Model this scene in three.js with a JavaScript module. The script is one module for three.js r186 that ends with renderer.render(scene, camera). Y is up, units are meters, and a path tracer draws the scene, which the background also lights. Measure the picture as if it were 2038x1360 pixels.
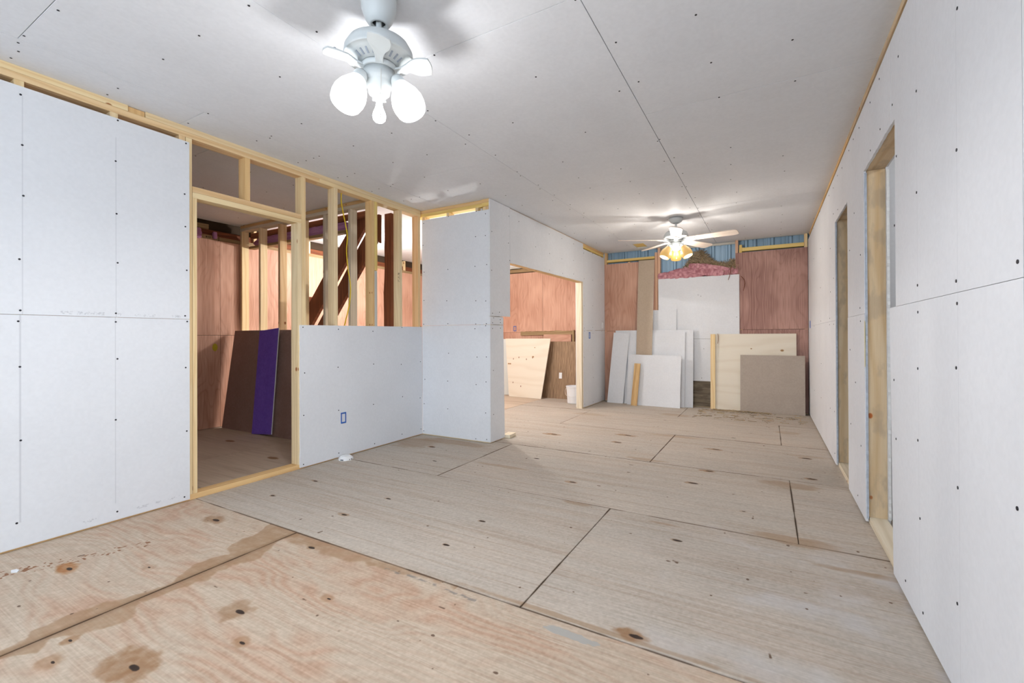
import * as THREE from 'three';
import { RoundedBoxGeometry } from 'three/addons/geometries/RoundedBoxGeometry.js';
import { mergeGeometries } from 'three/addons/utils/BufferGeometryUtils.js';

// ---------------------------------------------------------------- camera, sky, exposure
const scene = new THREE.Scene();
const camera = new THREE.PerspectiveCamera(2 * Math.atan(680 / 895.2) * 180 / Math.PI, 2038 / 1360, 0.05, 60);
camera.position.set(0, 1.1055, 0);
camera.rotation.order = 'YXZ';
camera.rotation.set(0.1985 * Math.PI / 180, 29.662 * Math.PI / 180, -0.2382 * Math.PI / 180);
camera.setViewOffset(2038, 1360, 0, 12.5, 2038, 1360);
scene.background = new THREE.Color(0.78, 0.89, 1.0);
scene.backgroundIntensity = 5.3;
const renderer = new THREE.WebGLRenderer({ antialias: true });
renderer.toneMapping = THREE.LinearToneMapping;
renderer.toneMappingExposure = 1.09;
renderer.shadowMap.enabled = true;
const FAN_NEAR = .85, SHADE_NEAR = 1.9, FAN_FAR = .68, LAMP_SIDE = 5.2, LAMP_SIDE_SMALL = 5.0, LAMP_CLOSET = 1.6;

// ---------------------------------------------------------------- room measures (metres; d = distance into the room, z = -d)
const XL = -3.415, XR = 0.494, H = 2.546, ZB = 7.55, ZC = 3.936, XE = -5.92, DRY = 0.0127, REAR = -3.0;
const PLATE = 2.472, JOINT = 1.233;

// ---------------------------------------------------------------- small helpers
function rng(seed) { let s = seed >>> 0; return () => { s = (s + 0x6D2B79F5) >>> 0; let t = Math.imul(s ^ (s >>> 15), 1 | s); t = (t + Math.imul(t ^ (t >>> 7), 61 | t)) ^ t; return ((t ^ (t >>> 14)) >>> 0) / 4294967296; }; }
const rand = rng(20240611);
function hash2(x, y, s) { let h = Math.imul(x, 374761393) + Math.imul(y, 668265263) + Math.imul(s, 1274126177); h = Math.imul(h ^ (h >>> 13), 1274126177); return ((h ^ (h >>> 16)) >>> 0) / 4294967296; }
function vnoise(x, y, s) {
  const xi = Math.floor(x), yi = Math.floor(y); let fx = x - xi, fy = y - yi;
  fx = fx * fx * (3 - 2 * fx); fy = fy * fy * (3 - 2 * fy);
  const a = hash2(xi, yi, s), b = hash2(xi + 1, yi, s), c = hash2(xi, yi + 1, s), d = hash2(xi + 1, yi + 1, s);
  return a + (b - a) * fx + (c - a) * fy + (a - b - c + d) * fx * fy;
}
function fbm(x, y, s, o = 3) { let v = 0, a = 0.5, t = 0; for (let i = 0; i < o; i++) { v += a * vnoise(x, y, s + i * 17); t += a; a *= 0.5; x *= 2.03; y *= 2.03; } return v / t; }
const clamp = (v, a = 0, b = 1) => Math.min(b, Math.max(a, v));
const smooth = (a, b, v) => { const t = clamp((v - a) / (b - a)); return t * t * (3 - 2 * t); };
const mix3 = (a, b, t) => [a[0] + (b[0] - a[0]) * t, a[1] + (b[1] - a[1]) * t, a[2] + (b[2] - a[2]) * t];
function makeTex(w, h, fn, wrap = THREE.MirroredRepeatWrapping) {
  const data = new Uint8Array(w * h * 4);
  for (let j = 0; j < h; j++) for (let i = 0; i < w; i++) {
    const c = fn((i + 0.5) / w, (j + 0.5) / h), k = (j * w + i) * 4;
    data[k] = clamp(c[0], 0, 255); data[k + 1] = clamp(c[1], 0, 255); data[k + 2] = clamp(c[2], 0, 255); data[k + 3] = 255;
  }
  const t = new THREE.DataTexture(data, w, h, THREE.RGBAFormat);
  t.colorSpace = THREE.SRGBColorSpace; t.magFilter = THREE.LinearFilter; t.minFilter = THREE.LinearFilter;
  t.wrapS = t.wrapT = wrap; t.needsUpdate = true; return t;
}
function std(o) { return new THREE.MeshStandardMaterial({ roughness: 0.85, ...o }); }

// ---------------------------------------------------------------- materials
function woodTexture(seed, light, dark, { rings = 26, warp = 1.2, knots = 0, knotCol = [150, 84, 40], fleck = 0.25, w = 1024, h = 256, lenM = 2.4, widM = 0.6, soft = 0.55, stamp = false, blot = null } = {}) {
  const r = rng(seed), K = [];
  for (let i = 0; i < knots; i++) K.push([r() * lenM, r() * widM, 0.006 + r() * 0.012]);
  const st = [r() * lenM * 0.7 + 0.2, widM * (0.2 + 0.5 * r())];
  return makeTex(w, h, (u, v) => {
    const x = u * lenM, y = v * widM;
    let yy = y + warp * 0.05 * (fbm(x * 0.9, y * 5, seed, 3) - 0.5) * 2, kd = 0;
    for (const [kx, ky, kr] of K) { const dx = (x - kx) * 0.55, dy = y - ky, q = Math.sqrt(dx * dx + dy * dy); yy += 0.012 * Math.exp(-q * q / (kr * kr * 6)) * Math.sign(dy); kd = Math.max(kd, smooth(kr * 1.15, kr * 0.6, Math.hypot((x - kx) * 0.7, dy))); }
    const ring = 0.5 + 0.5 * Math.sin(yy * rings * 6.283 + 3 * fbm(x * 0.7, y * 9, seed + 5, 2));
    const fib = fbm(x * 9, y * 300, seed + 9, 2), big = fbm(x * 1.3, y * 3, seed + 21, 2);
    let t = soft * Math.pow(ring, 2.2) * 0.65 + fleck * (fib - 0.4) + 0.35 * (big - 0.5) + 0.12;
    let c = mix3(light, dark, clamp(t));
    if (kd > 0) c = mix3(c, knotCol, kd * 0.9);
    if (blot) { const b = smooth(0.5, 0.75, fbm(x * 9, y * 22, seed + 77, 4)); c = mix3(c, blot, b * 0.45); }
    if (stamp) { const sx = x - st[0], sy = y - st[1]; if (sx > 0 && sx < 0.1 && sy > 0 && sy < 0.05 && hash2(Math.floor(sx * 160), Math.floor(sy * 160), seed) > 0.55) c = mix3(c, [92, 78, 60], 0.55); }
    return c;
  });
}
function woodMat(tex, lenM = 2.4, widM = 0.6, o = {}) { const t = tex; t.repeat.set(1 / lenM, 1 / widM); return std({ map: t, roughness: 0.8, ...o }); }
const pineMats = [
  woodMat(woodTexture(11, [243, 221, 176], [219, 180, 124], { knots: 5, rings: 22 })),
  woodMat(woodTexture(12, [240, 218, 178], [214, 182, 132], { knots: 7, rings: 30, stamp: true })),
  woodMat(woodTexture(13, [236, 206, 160], [205, 158, 104], { knots: 6, rings: 18 })),
];
const palePine = woodMat(woodTexture(14, [232, 221, 200], [201, 184, 152], { knots: 6, rings: 24, stamp: true }));
const yellowPine = woodMat(woodTexture(15, [240, 214, 140], [216, 176, 92], { knots: 6, rings: 16, knotCol: [150, 70, 20] }));
const orangePine = woodMat(woodTexture(16, [232, 196, 140], [206, 158, 104], { knots: 9, rings: 20, knotCol: [160, 74, 28] }));
const pinkPine = woodMat(woodTexture(22, [226, 186, 156], [198, 148, 118], { knots: 4, rings: 22 }));
const greyPine = woodMat(woodTexture(17, [214, 212, 204], [180, 176, 164], { knots: 2, rings: 24 }));
const oldJamb = woodMat(woodTexture(18, [222, 201, 168], [190, 154, 108], { knots: 9, rings: 14, knotCol: [168, 82, 28], blot: [168, 150, 128], warp: 1.6 }));
const darkTimber = woodMat(woodTexture(19, [138, 78, 44], [84, 40, 20], { knots: 4, rings: 26, fleck: 0.5 }));
const roughBoard = woodMat(woodTexture(20, [172, 146, 108], [118, 92, 60], { knots: 2, rings: 30, fleck: 0.6 }));
const osbEdge = woodMat(woodTexture(21, [228, 196, 144], [184, 140, 88], { rings: 12, fleck: 0.9, knots: 0 }));
function luanTexture(seed, light, dark, { amp = 1, horiz = false } = {}) {
  // rotary-cut hardwood veneer: broad cathedral figure, 1.22 x 1.22 m
  return makeTex(768, 768, (u, v) => {
    const x = v * 1.22, y = u * 1.22;
    const w = fbm(x * 3.2, y * 0.8, seed, 3), f = fbm(x * 2.2, y * 0.4, seed + 3, 2);
    const line = Math.pow(0.5 + 0.5 * Math.sin((w * 16 + f * 8 + x * 9) * 6.283), 6);
    const fib = fbm(x * 160, y * 5, seed + 8, 2), blot = fbm(x * 3, y * 2.2, seed + 12, 3);
    return mix3(light, dark, clamp(0.22 + amp * (0.2 * line * (0.3 + blot) + 0.6 * (fib - 0.45) + 0.8 * (blot - 0.45))));
  });
}
function luanMat(seed, l, d, o) { const t = luanTexture(seed, l, d, o); t.repeat.set(1 / 1.22, 1 / 1.22); return std({ map: t, roughness: 0.72 }); }
const luan = luanMat(31, [217, 172, 149], [166, 116, 93]); // one reddish hardwood plywood lines the end wall and the side rooms
const luanPlum = luanMat(34, [188, 148, 136], [126, 88, 80], { amp: 1.2 });
const creamPly = (() => { const t = woodTexture(35, [234, 226, 210], [220, 207, 186], { rings: 5, warp: 3, knots: 6, knotCol: [150, 112, 70], h: 512, widM: 1.2, fleck: 0.2 }); return woodMat(t, 2.4, 1.2); })();
const brownPanel = (() => { const t = woodTexture(36, [176, 146, 116], [104, 82, 62], { rings: 40, warp: 0.5, fleck: 1.3, h: 512, widM: 1.2 }); return woodMat(t, 2.4, 1.2); })();
const weathered = (() => { const t = woodTexture(37, [150, 136, 116], [84, 72, 58], { rings: 10, warp: 2, fleck: 1.1, h: 512, widM: 1.2, blot: [70, 60, 48] }); return woodMat(t, 2.4, 1.2); })();
function paperTex(seed, base, amp) { return makeTex(256, 256, (u, v) => { const n = (fbm(u * 40, v * 40, seed, 2) - 0.5) * amp + (fbm(u * 5, v * 5, seed + 4, 2) - 0.5) * amp * 0.7; return base.map((c) => c + n); }); }
function paperMat(seed, base, amp = 10, o = {}) { const t = paperTex(seed, base, amp); t.repeat.set(1 / 0.6, 1 / 0.6); return std({ map: t, roughness: 0.92, ...o }); }
const DRYWALL_FACE = [224, 226, 230];
const drywall = paperMat(41, DRYWALL_FACE, 6);
const gypsum = paperMat(44, [226, 228, 228], 14);
const tornPaper = paperMat(45, [176, 184, 196], 30);
const tanPaper = paperMat(46, [186, 168, 148], 9);
const greyPaper = paperMat(47, [176, 164, 152], 9);
const brownPaper = paperMat(48, [152, 124, 114], 12);
const purplePaper = paperMat(49, [124, 92, 208], 14);
const darkVoid = std({ color: 0x4a3a2c, roughness: 1 });
const screwMat = std({ color: 0x23242c, roughness: 0.6, metalness: 0.2 });
const blueBox = std({ color: 0x2f62b4, roughness: 0.5 });
const whitePlastic = std({ color: 0xe9eaec, roughness: 0.45 });
const plasterMat = std({ color: 0xe2e3e6, roughness: 0.95 });
const siding = std({ map: (() => { const t = makeTex(256, 256, (u, v) => { const n = (fbm(u * 6, v * 3, 61, 3) - 0.5) * 26 + (fbm(u * 60, v * 30, 62, 2) - 0.5) * 14; return [148 + n, 178 + n, 202 + n]; }); t.repeat.set(1, 1); return t; })(), roughness: 0.5, metalness: 0.25 });
const pinkWool = (() => { const t = makeTex(512, 512, (u, v) => { const n = fbm(u * 14, v * 14, 71, 4), f = fbm(u * 70, v * 9, 72, 2); const k = clamp(0.2 + 1.3 * (n - 0.3) + 0.4 * (f - 0.5)); return mix3([160, 100, 110], [226, 174, 180], k); }); t.repeat.set(2, 2); return std({ map: t, roughness: 1 }); })();
const violetWool = (() => { const t = makeTex(256, 256, (u, v) => { const n = fbm(u * 24, v * 24, 73, 4); return mix3([150, 96, 140], [214, 164, 204], clamp(0.2 + 1.3 * (n - 0.3))); }); t.repeat.set(2, 2); return std({ map: t, roughness: 1 }); })();

// ---- plywood floor: one figure per sheet, stains and knots where the photograph has them
const KNOTS = [ // x, d, dark radius, stain along x, stain along d, strength, hue (0 grey-brown, 1 orange)
  [-2.915, 1.483, .017, .10, .05, .6, .2], [-2.919, .825, .013, .075, .05, .85, 1], [-1.858, 1.036, .015, .085, .07, .6, .2], [-1.856, .686, .015, .13, .085, .75, .3],
  [-2.096, 1.537, .013, .03, .02, .4, .2], [-1.662, .934, .008, .045, .035, .5, .4], [-2.227, .632, .006, .03, .03, .6, .4], [-2.302, 1.92, .012, .05, .025, .5, .3],
  [-2.265, 2.258, .012, .03, .02, .35, .3], [-3.035, 2.262, .012, .045, .02, .5, .3], [-3.018, 1.908, .012, .025, .02, .4, .3], [-1.494, 1.906, .012, .02, .015, .4, .2], [-1.494, 2.256, .012, .03, .015, .4, .2],
  [-.43, 1.666, .015, .09, .035, .8, .3], [-.433, 2.558, .014, .035, .02, .5, .2], [-1.621, 1.272, .006, .05, .03, .35, .5], [-2.591, 3.145, .012, .02, .015, .3, .2], [-2.944, 3.535, .02, .05, .03, .7, .7],
  [-1.831, 3.657, .016, .02, .02, .4, .2], [-1.295, 3.196, .014, .06, .03, .4, .6], [-.494, 3.612, .02, .07, .03, .6, .2], [-.423, 3.997, .016, .07, .035, .7, .3], [-1.363, 5.0, .02, .13, .05, .6, .2],
  [-1.365, 4.619, .02, .07, .04, .6, .2], [-2.107, 4.654, .02, .13, .05, .6, .2], [-.14, 3.185, .006, .03, .02, .3, .2], [.293, 4.824, .02, .06, .03, .6, .2], [.29, 4.154, .018, .05, .03, .7, .4],
  [-.447, 4.788, .018, .1, .04, .6, .2], [-.331, 5.421, .012, .03, .02, .4, .2], [-2.6, 1.02, .006, .05, .03, .25, .2], [-2.13, .56, .006, .05, .05, .4, .4],
];
const ROWS = [[-3.0, -.83, 81, 0, [-2.31, .13]], [-.83, .395, 82, 1, [-.89]], [.395, 1.615, 83, 2, [-2.33, .11]], [1.615, 2.825, 84, 0, [-.887]], [2.825, 4.035, 85, 0, [-2.30, .135]], [4.035, 5.28, 86, 0, [-.91]], [5.28, 6.43, 87, 0, [-2.31, .11]], [6.43, 7.62, 88, 0, [-1.08]]];
const STAIN_L = [[.2, .05], [.48, .06], [.57, .07], [.65, .09], [.75, .08], [.85, .05], [.92, .02], [1.0, .02], [1.05, .06], [1.15, .1], [1.28, .09], [1.33, .16], [1.45, .19], [1.55, .22], [1.62, .26]];
const STAIN_R = [[.2, .05], [.4, .03], [.5, .06], [.55, .1], [.6, .03], [.66, .09], [.75, .12], [.83, .1], [.87, .03], [.93, .07], [1.0, .07], [1.06, .05], [1.1, .08], [1.16, .05], [1.2, .08], [1.3, .09], [1.36, .1], [1.42, .06], [1.5, .03], [1.62, .03]];
const ramp = (T, v) => { let i = 1; while (i < T.length - 1 && T[i][0] < v) i++; const A = T[i - 1], B = T[i]; return A[1] + (B[1] - A[1]) * clamp((v - A[0]) / (B[0] - A[0])); };
const CORNERS = [[.135, 2.86, .28, .07, .5], [.135, 3.9, .22, .1, .4], [.45, 2.62, .3, .03, .5], [-.91, 5.2, .3, .06, .3], [-.95, 4.1, .2, .05, .35], [-1.15, 6.6, .25, .12, .3], [-2.0, 3.3, .35, .04, .35], [-2.2, 6.1, .3, .12, .25], [.2, 6.0, .15, .1, .3], [-1.1, 2.8, .12, .03, .4], [-.55, 2.75, .1, .02, .4], [.3, 4.9, .2, .05, .2], [-3.2, 3.6, .25, .25, .35], [-2.9, 3.8, .5, .1, .4], [-.6, 1.64, .6, .02, .5]];
function floorColour(x, d) {
  let row = ROWS[0]; for (let k = 1; k < ROWS.length; k++) if (d >= ROWS[k][0]) row = ROWS[k];
  let sx = 0; for (let k = 0; k < row[4].length; k++) if (x > row[4][k]) sx++;
  const seed = row[2] * 10 + sx, wavy = row[3] > 0;
  const fib = fbm(x * 6, d * 260, seed + 1, 2), streak = fbm(x * 0.9, d * 16, seed + 2, 3), big = fbm(x * 1.5, d * 2.6, seed + 3, 2), grit = fbm(x * 90, d * 90, 991, 2);
  let c = wavy ? [208, 186, 162] : [203, 190, 174];
  if (wavy) {
    const w = fbm(x * 1.3, d * 3.1, seed + 4, 3), ring = 0.5 + 0.5 * Math.sin((d * 15 + w * 10 + 0.6 * fbm(x * 8, d * 24, seed + 5, 2)) * 6.283);
    const broad = smooth(0.42, 0.68, fbm(x * 2.1, d * 5.5, seed + 6, 3));
    c = mix3(c, [200, 156, 126], clamp(0.26 * ring + 0.5 * broad - 0.1));
    c = mix3(c, [224, 203, 178], 0.3 * (1 - ring));
  } else {
    c = mix3(c, [190, 166, 144], clamp(0.9 * (streak - 0.42)));
    c = mix3(c, [222, 204, 184], clamp(1.1 * (big - 0.5)));
    const line = smooth(0.66, 0.76, fbm(x * 0.8 + 9, d * 42, seed + 7, 2)); c = mix3(c, [176, 148, 124], 0.22 * line);
  }
  const f = (fib - 0.5) * 26 + (grit - 0.5) * 22; c = [c[0] + f, c[1] + f, c[2] + f];
  // damp stains that followed the open seam between the two front sheets
  if (d > 0.2 && d < 1.62) {
    const e = x + 2.33, mott = fbm(x * 30, d * 30, 304, 3), jit = 0.11 * (fbm(x * 10, d * 10, 303, 4) - 0.5), w = e < 0 ? ramp(STAIN_L, d) : ramp(STAIN_R, d), q = Math.abs(e) + jit;
    const inside = smooth(w + 0.008, w - 0.02, q), rim = Math.exp(-(((q - w + .006) / 0.008) ** 2)) * smooth(.02, .05, w);
    c = mix3(c, [168, 128, 90], clamp((0.42 + .5 * mott) * inside * .85 + 0.16 * rim));
    c = mix3(c, [128, 94, 64], 0.4 * inside * smooth(0.04, 0.0, Math.abs(e)));
  }
  if (d > 1.4 && d < 1.62 && x > -2.33 && x < -1.2) { const w = .02 + .085 * smooth(-1.2, -2.2, x) * (.4 + .9 * fbm(x * 6, 3.3, 305, 2)); c = mix3(c, [168, 128, 90], (.3 + .4 * fbm(x * 30, d * 30, 304, 2)) * smooth(w + .008, w - .02, 1.615 - d + .05 * (fbm(x * 16, d * 16, 306, 3) - .5))); }
  // grime packed into the seams
  { const r = row, g = fbm(x * 7, d * 7, 307, 2); let q = Math.min(d - r[0], r[1] - d); for (let k = 0; k < r[4].length; k++) q = Math.min(q, Math.abs(x - r[4][k])); if (q < .02) c = mix3(c, [92, 68, 50], (.25 + .75 * smooth(.35, .6, g)) * .7 * smooth(.005 + .005 * g, .0015, q)); }
  // dirty corners beside other seams
  for (let k = 0; k < CORNERS.length; k++) { const K = CORNERS[k], px = K[0], pd = K[1], rx = K[2], rd = K[3], s = K[4];
    const ux = (x - px) / rx, ud = (d - pd) / rd, q0 = ux * ux + ud * ud; if (q0 > 2.2) continue;
    const q = Math.sqrt(q0) + 0.7 * (fbm(x * 9, d * 15, 311, 3) - 0.5); if (q < 1.1) c = mix3(c, [166, 128, 92], s * smooth(1.05, 0.55, q));
  }
  for (let j = 0; j < KNOTS.length; j++) { const K = KNOTS[j], kx = K[0], kd = K[1], kr = K[2], rx = K[3], rd = K[4], s = K[5], hue = K[6];
    const dx = x - kx, dd = d - kd; if (Math.abs(dx) > rx * 2.2 || Math.abs(dd) > rd * 2.6) continue;
    const q = Math.hypot((dx + rx * 0.25) / rx, dd / rd) + 0.8 * (fbm(x * 22, d * 26, 321, 3) - 0.5);
    c = mix3(c, mix3([148, 112, 80], [176, 110, 54], hue), s * (.45 + .9 * fbm(x * 34, d * 40, 323, 3)) * smooth(1.08, 0.55, q));
    const k = Math.hypot(dx / (kr * 1.9), dd / (kr * .72)); c = mix3(c, [52, 34, 22], smooth(1.1, 0.75, k + .25 * (fbm(x * 70, d * 90, 322, 2) - .5)));
  }
  // gypsum dust, scuffs, a grey putty smear, specks
  if (d < 3.2 && x > -.9) { const dust = smooth(0.56, 0.74, fbm(x * 3.4, d * 4.2, 331, 4)) * smooth(-.8, -.2, x) * smooth(1.55, 1.75, d) * smooth(3.1, 2.5, d); c = mix3(c, [224, 220, 220], 0.42 * dust); }
  if (d > 1.5 && d < 1.61) {
    const pu = (x + .64) / .13, pv = (d - 1.555) / .022; if (Math.abs(pu) < 1.2) { const q = Math.hypot(pu, pv) + 1.1 * (fbm(x * 26, d * 40, 341, 3) - .5); c = mix3(c, [186, 183, 176], .85 * smooth(.95, .85, q)); }
    for (const [a, b, y0] of [[-1.6, -1.5, 1.571], [-1.47, -1.28, 1.579], [-1.24, -1.07, 1.567]]) if (x > a && x < b) c = mix3(c, [128, 122, 118], .6 * smooth(.011, .004, Math.abs(d - y0 + .02 * (fbm(x * 12, 1.5, 343, 2) - .5))) * smooth(.35, .6, fbm(x * 50, d * 90, 344, 2)));
  }
  if (d > .6 && d < 1.15 && x < -2.6) { const q = Math.abs((x + 2.98) - .42 * (d - .98)); if (q < .05 && fbm(x * 80, d * 80, 351, 1) > .74) c = mix3(c, [134, 78, 42], .75); }
  const sp = vnoise(x * 46, d * 46, 361) * vnoise(x * 23 + 5, d * 23, 362); if (sp > 0.80) c = mix3(c, [96, 70, 52], smooth(.80, .87, sp) * .8);
  return [c[0] * .90, c[1] * .91, c[2] * .925];
}
function floorMap(x0, x1, d0, d1, w, h) {
  const t = makeTex(w, h, (u, v) => floorColour(x0 + u * (x1 - x0), d0 + v * (d1 - d0)), THREE.ClampToEdgeWrapping);
  return { tex: t, x0, x1, d0, d1, mat: std({ map: t, roughness: 0.8 }) };
}
const floorNear = floorMap(-3.5, .62, .25, 2.83, 2040, 1290), floorFar = floorMap(-3.5, .62, 2.815, 7.63, 1420, 1660);
const floorPlain = (() => { const t = makeTex(1024, 512, (u, v) => { const x = u * 2.44, d = v * 1.22; const s = fbm(x * .9, d * 14, 401, 3), f = fbm(x * 6, d * 260, 402, 2), b = fbm(x * 2, d * 3, 403, 2); let c = mix3([198, 180, 160], [170, 148, 128], clamp(1.5 * (s - .4) + (b - .5))); const k = (f - .5) * 24; c = [c[0] + k, c[1] + k, c[2] + k]; for (const [kx, kd] of [[.55, .35], [1.25, .32], [1.9, .7], [.9, .85]]) { const q = Math.hypot((x - kx) / .09, (d - kd) / .035) + .6 * (fbm(x * 20, d * 26, 404, 2) - .5); c = mix3(c, [128, 92, 62], .8 * smooth(1, .5, q)); } return c; }); t.repeat.set(1 / 2.44, 1 / 1.22); return std({ map: t, roughness: .85 }); })();

// ---------------------------------------------------------------- building blocks
const taken = {};
function numbered(n) { const k = taken[n] = (taken[n] ?? -1) + 1; return k ? `${n}_${String(k).padStart(3, '0')}` : n; }
function shadows(o) { o.castShadow = true; o.receiveShadow = true; return o; }
function top(o, name, label, category, kind, group) { o.name = numbered(name); o.userData = { label, category, ...(kind && { kind }), ...(group && { group }) }; scene.add(o); return o; }
function thing(name, label, category, [x, y, d] = [0, 0, 0], { kind, group, turn = 0 } = {}) { const g = new THREE.Group(); g.position.set(x, y, -d); g.rotation.y = turn; return top(g, name, label, category, kind, group); }
function part(parent, name, geometry, material, extra) { const m = shadows(new THREE.Mesh(geometry, material)); m.name = name; if (extra) m.userData = extra; parent.add(m); return m; }
function metricUV(g, grain = 'y', off = [0, 0]) {
  const p = g.attributes.position, n = g.attributes.normal, uv = new Float32Array(p.count * 2), ax = { x: 0, y: 1, z: 2 }[grain];
  for (let i = 0; i < p.count; i++) {
    const P = [p.getX(i), p.getY(i), p.getZ(i)], N = [Math.abs(n.getX(i)), Math.abs(n.getY(i)), Math.abs(n.getZ(i))];
    const na = N[0] >= N[1] && N[0] >= N[2] ? 0 : N[1] >= N[2] ? 1 : 2, rest = [0, 1, 2].filter((a) => a !== na);
    const ua = rest.includes(ax) ? ax : rest[0], va = rest.find((a) => a !== ua);
    uv[2 * i] = P[ua] + off[0]; uv[2 * i + 1] = P[va] + off[1];
  }
  g.setAttribute('uv', new THREE.BufferAttribute(uv, 2)); return g;
}
// a board, stud, plate or sheet given by its limits in the parent's axes (x, height y, depth d)
function piece(parent, name, [x0, x1, y0, y1, d0, d1], material, grain = 'y', { bevel = 0.002, extra } = {}) {
  const w = x1 - x0, h = y1 - y0, l = d1 - d0;
  const g = bevel ? new RoundedBoxGeometry(w, h, l, 1, Math.min(bevel, w / 3, h / 3, l / 3)) : new THREE.BoxGeometry(w, h, l);
  metricUV(g, grain, [rand() * 3, rand() * 3]);
  const m = part(parent, name, g, material, extra); m.position.set((x0 + x1) / 2, (y0 + y1) / 2, -(d0 + d1) / 2); return m;
}
// a flat sheet with an outline: points are (a, y); plane 'd' lies across the room's side walls (a = depth), plane 'x' across the end walls
function outline(parent, name, pts, from, to, plane, material, { holes = [], uvFit, grain } = {}) {
  const s = new THREE.Shape(pts.map(([a, b]) => new THREE.Vector2(a, b)));
  for (const h of holes) s.holes.push(new THREE.Path(h.map(([a, b]) => new THREE.Vector2(a, b))));
  const g = new THREE.ExtrudeGeometry(s, { depth: to - from, bevelEnabled: false }); // local (a, y, t)
  const p = g.attributes.position, uv = new Float32Array(p.count * 2);
  for (let i = 0; i < p.count; i++) {
    const a = p.getX(i), y = p.getY(i), t = p.getZ(i) + from;
    if (uvFit) { uv[2 * i] = (a - uvFit[0]) / (uvFit[1] - uvFit[0]); uv[2 * i + 1] = (y - uvFit[2]) / (uvFit[3] - uvFit[2]); } else if (grain === 'y') { uv[2 * i] = y; uv[2 * i + 1] = a; } else { uv[2 * i] = a; uv[2 * i + 1] = y; }
    if (plane === 'd') p.setXYZ(i, t, y, -a); else if (plane === 'x') p.setXYZ(i, a, y, -t); else p.setXYZ(i, a, t, -y);
  }
  g.setAttribute('uv', new THREE.BufferAttribute(uv, 2)); if (g.index) g.setIndex(null);
  if (plane !== 'd') { } // winding is two-sided for the tracer; normals are rebuilt either way
  flipIfNeeded(g); g.computeVertexNormals();
  return part(parent, name, g, material);
}
function flipIfNeeded(g) { // extruded outlines mapped with a mirrored axis turn inside out: measure the signed volume
  const p = g.attributes.position; let v = 0; const A = new THREE.Vector3(), B = new THREE.Vector3(), C = new THREE.Vector3();
  for (let i = 0; i < p.count; i += 3) { A.fromBufferAttribute(p, i); B.fromBufferAttribute(p, i + 1); C.fromBufferAttribute(p, i + 2); v += A.dot(B.clone().cross(C)); }
  if (v < 0) for (const k of ['position', 'uv']) { const a = g.attributes[k], n = a.itemSize; for (let i = 0; i < a.count; i += 3) for (let c = 0; c < n; c++) { const q = a.array[(i + 1) * n + c]; a.array[(i + 1) * n + c] = a.array[(i + 2) * n + c]; a.array[(i + 2) * n + c] = q; } }
}
function jagged([a0, b0], [a1, b1], amp, step = 0.02, seed = 1) { const r = rng(seed), n = Math.max(2, Math.round(Math.hypot(a1 - a0, b1 - b0) / step)), out = [], nx = (b1 - b0), ny = -(a1 - a0), L = Math.hypot(nx, ny); for (let i = 0; i <= n; i++) { const t = i / n, k = (i === 0 || i === n) ? 0 : (r() - 0.5) * 2 * amp; out.push([a0 + (a1 - a0) * t + nx / L * k, b0 + (b1 - b0) * t + ny / L * k]); } return out; }
// dark dimpled screw heads of one sheet: far too small to pick apart, one part of that sheet
const screwGeo = new THREE.CylinderGeometry(0.0052, 0.0052, 0.0024, 8);
function screws(sheet, list, plane, at, sign = 1) {
  if (!list.length) return; const gs = list.map(([a, b], i) => { const g = screwGeo.clone(); const j = ((i * 37) % 11 - 5) * 0.0015; if (plane === 'd') { g.rotateZ(Math.PI / 2); g.translate(at, b + j, -(a + j)); } else if (plane === 'x') { g.rotateX(Math.PI / 2); g.translate(a + j, b - j, -at); } else g.translate(a, at, -b); return g; });
  const m = part(sheet, 'screw_heads', mergeGeometries(gs), screwMat, { kind: 'stuff' }); m.position.copy(sheet.position).negate(); return m;
}
function grid(as, bs, skip = 0.08, seed = 5) { const r = rng(seed), o = []; for (const a of as) for (const b of bs) if (r() > skip) o.push([a + (r() - .5) * .02, b + (r() - .5) * .05]); return o; }
// drywall face with its printed guide lines and faint edge print
function linedSheet(seed, wM, hM, vert, printAt = []) {
  const r = rng(seed); const P = printAt.map(([a, b, y]) => [a, b, y]);
  const t = makeTex(700, Math.max(64, Math.round(700 * hM / wM)), (u, v) => {
    const x = u * wM, y = v * hM; let n = (fbm(x * 70, y * 70, seed, 2) - .5) * 5 + (fbm(x * 4, y * 4, seed + 2, 2) - .5) * 4; let c = [DRYWALL_FACE[0] + n, DRYWALL_FACE[1] + n, DRYWALL_FACE[2] + n];
    for (const [a, y0, y1] of vert) if (Math.abs(x - a) < wM / 1400 * 1.2 && y > y0 && y < y1) c = mix3(c, [160, 162, 168], .3);
    for (const [a, b, py] of P) if (x > a && x < b && y > py && y < py + .016 && vnoise(x * 260, y * 220, seed + 9) > .6 && vnoise(x * 30, 3, seed) > .3) c = mix3(c, [140, 142, 150], .3);
    return c;
  }, THREE.ClampToEdgeWrapping);
  return std({ map: t, roughness: .92 });
}
const fitUV = (m, material, ax, x0, x1, y0, y1) => { const g = m.geometry, p = g.attributes.position, uv = g.attributes.uv; for (let i = 0; i < p.count; i++) { const a = ax === 'd' ? -(p.getZ(i) + m.position.z) : p.getX(i) + m.position.x; uv.setXY(i, (a - x0) / (x1 - x0), (p.getY(i) + m.position.y - y0) / (y1 - y0)); } m.material = material; };

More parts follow.
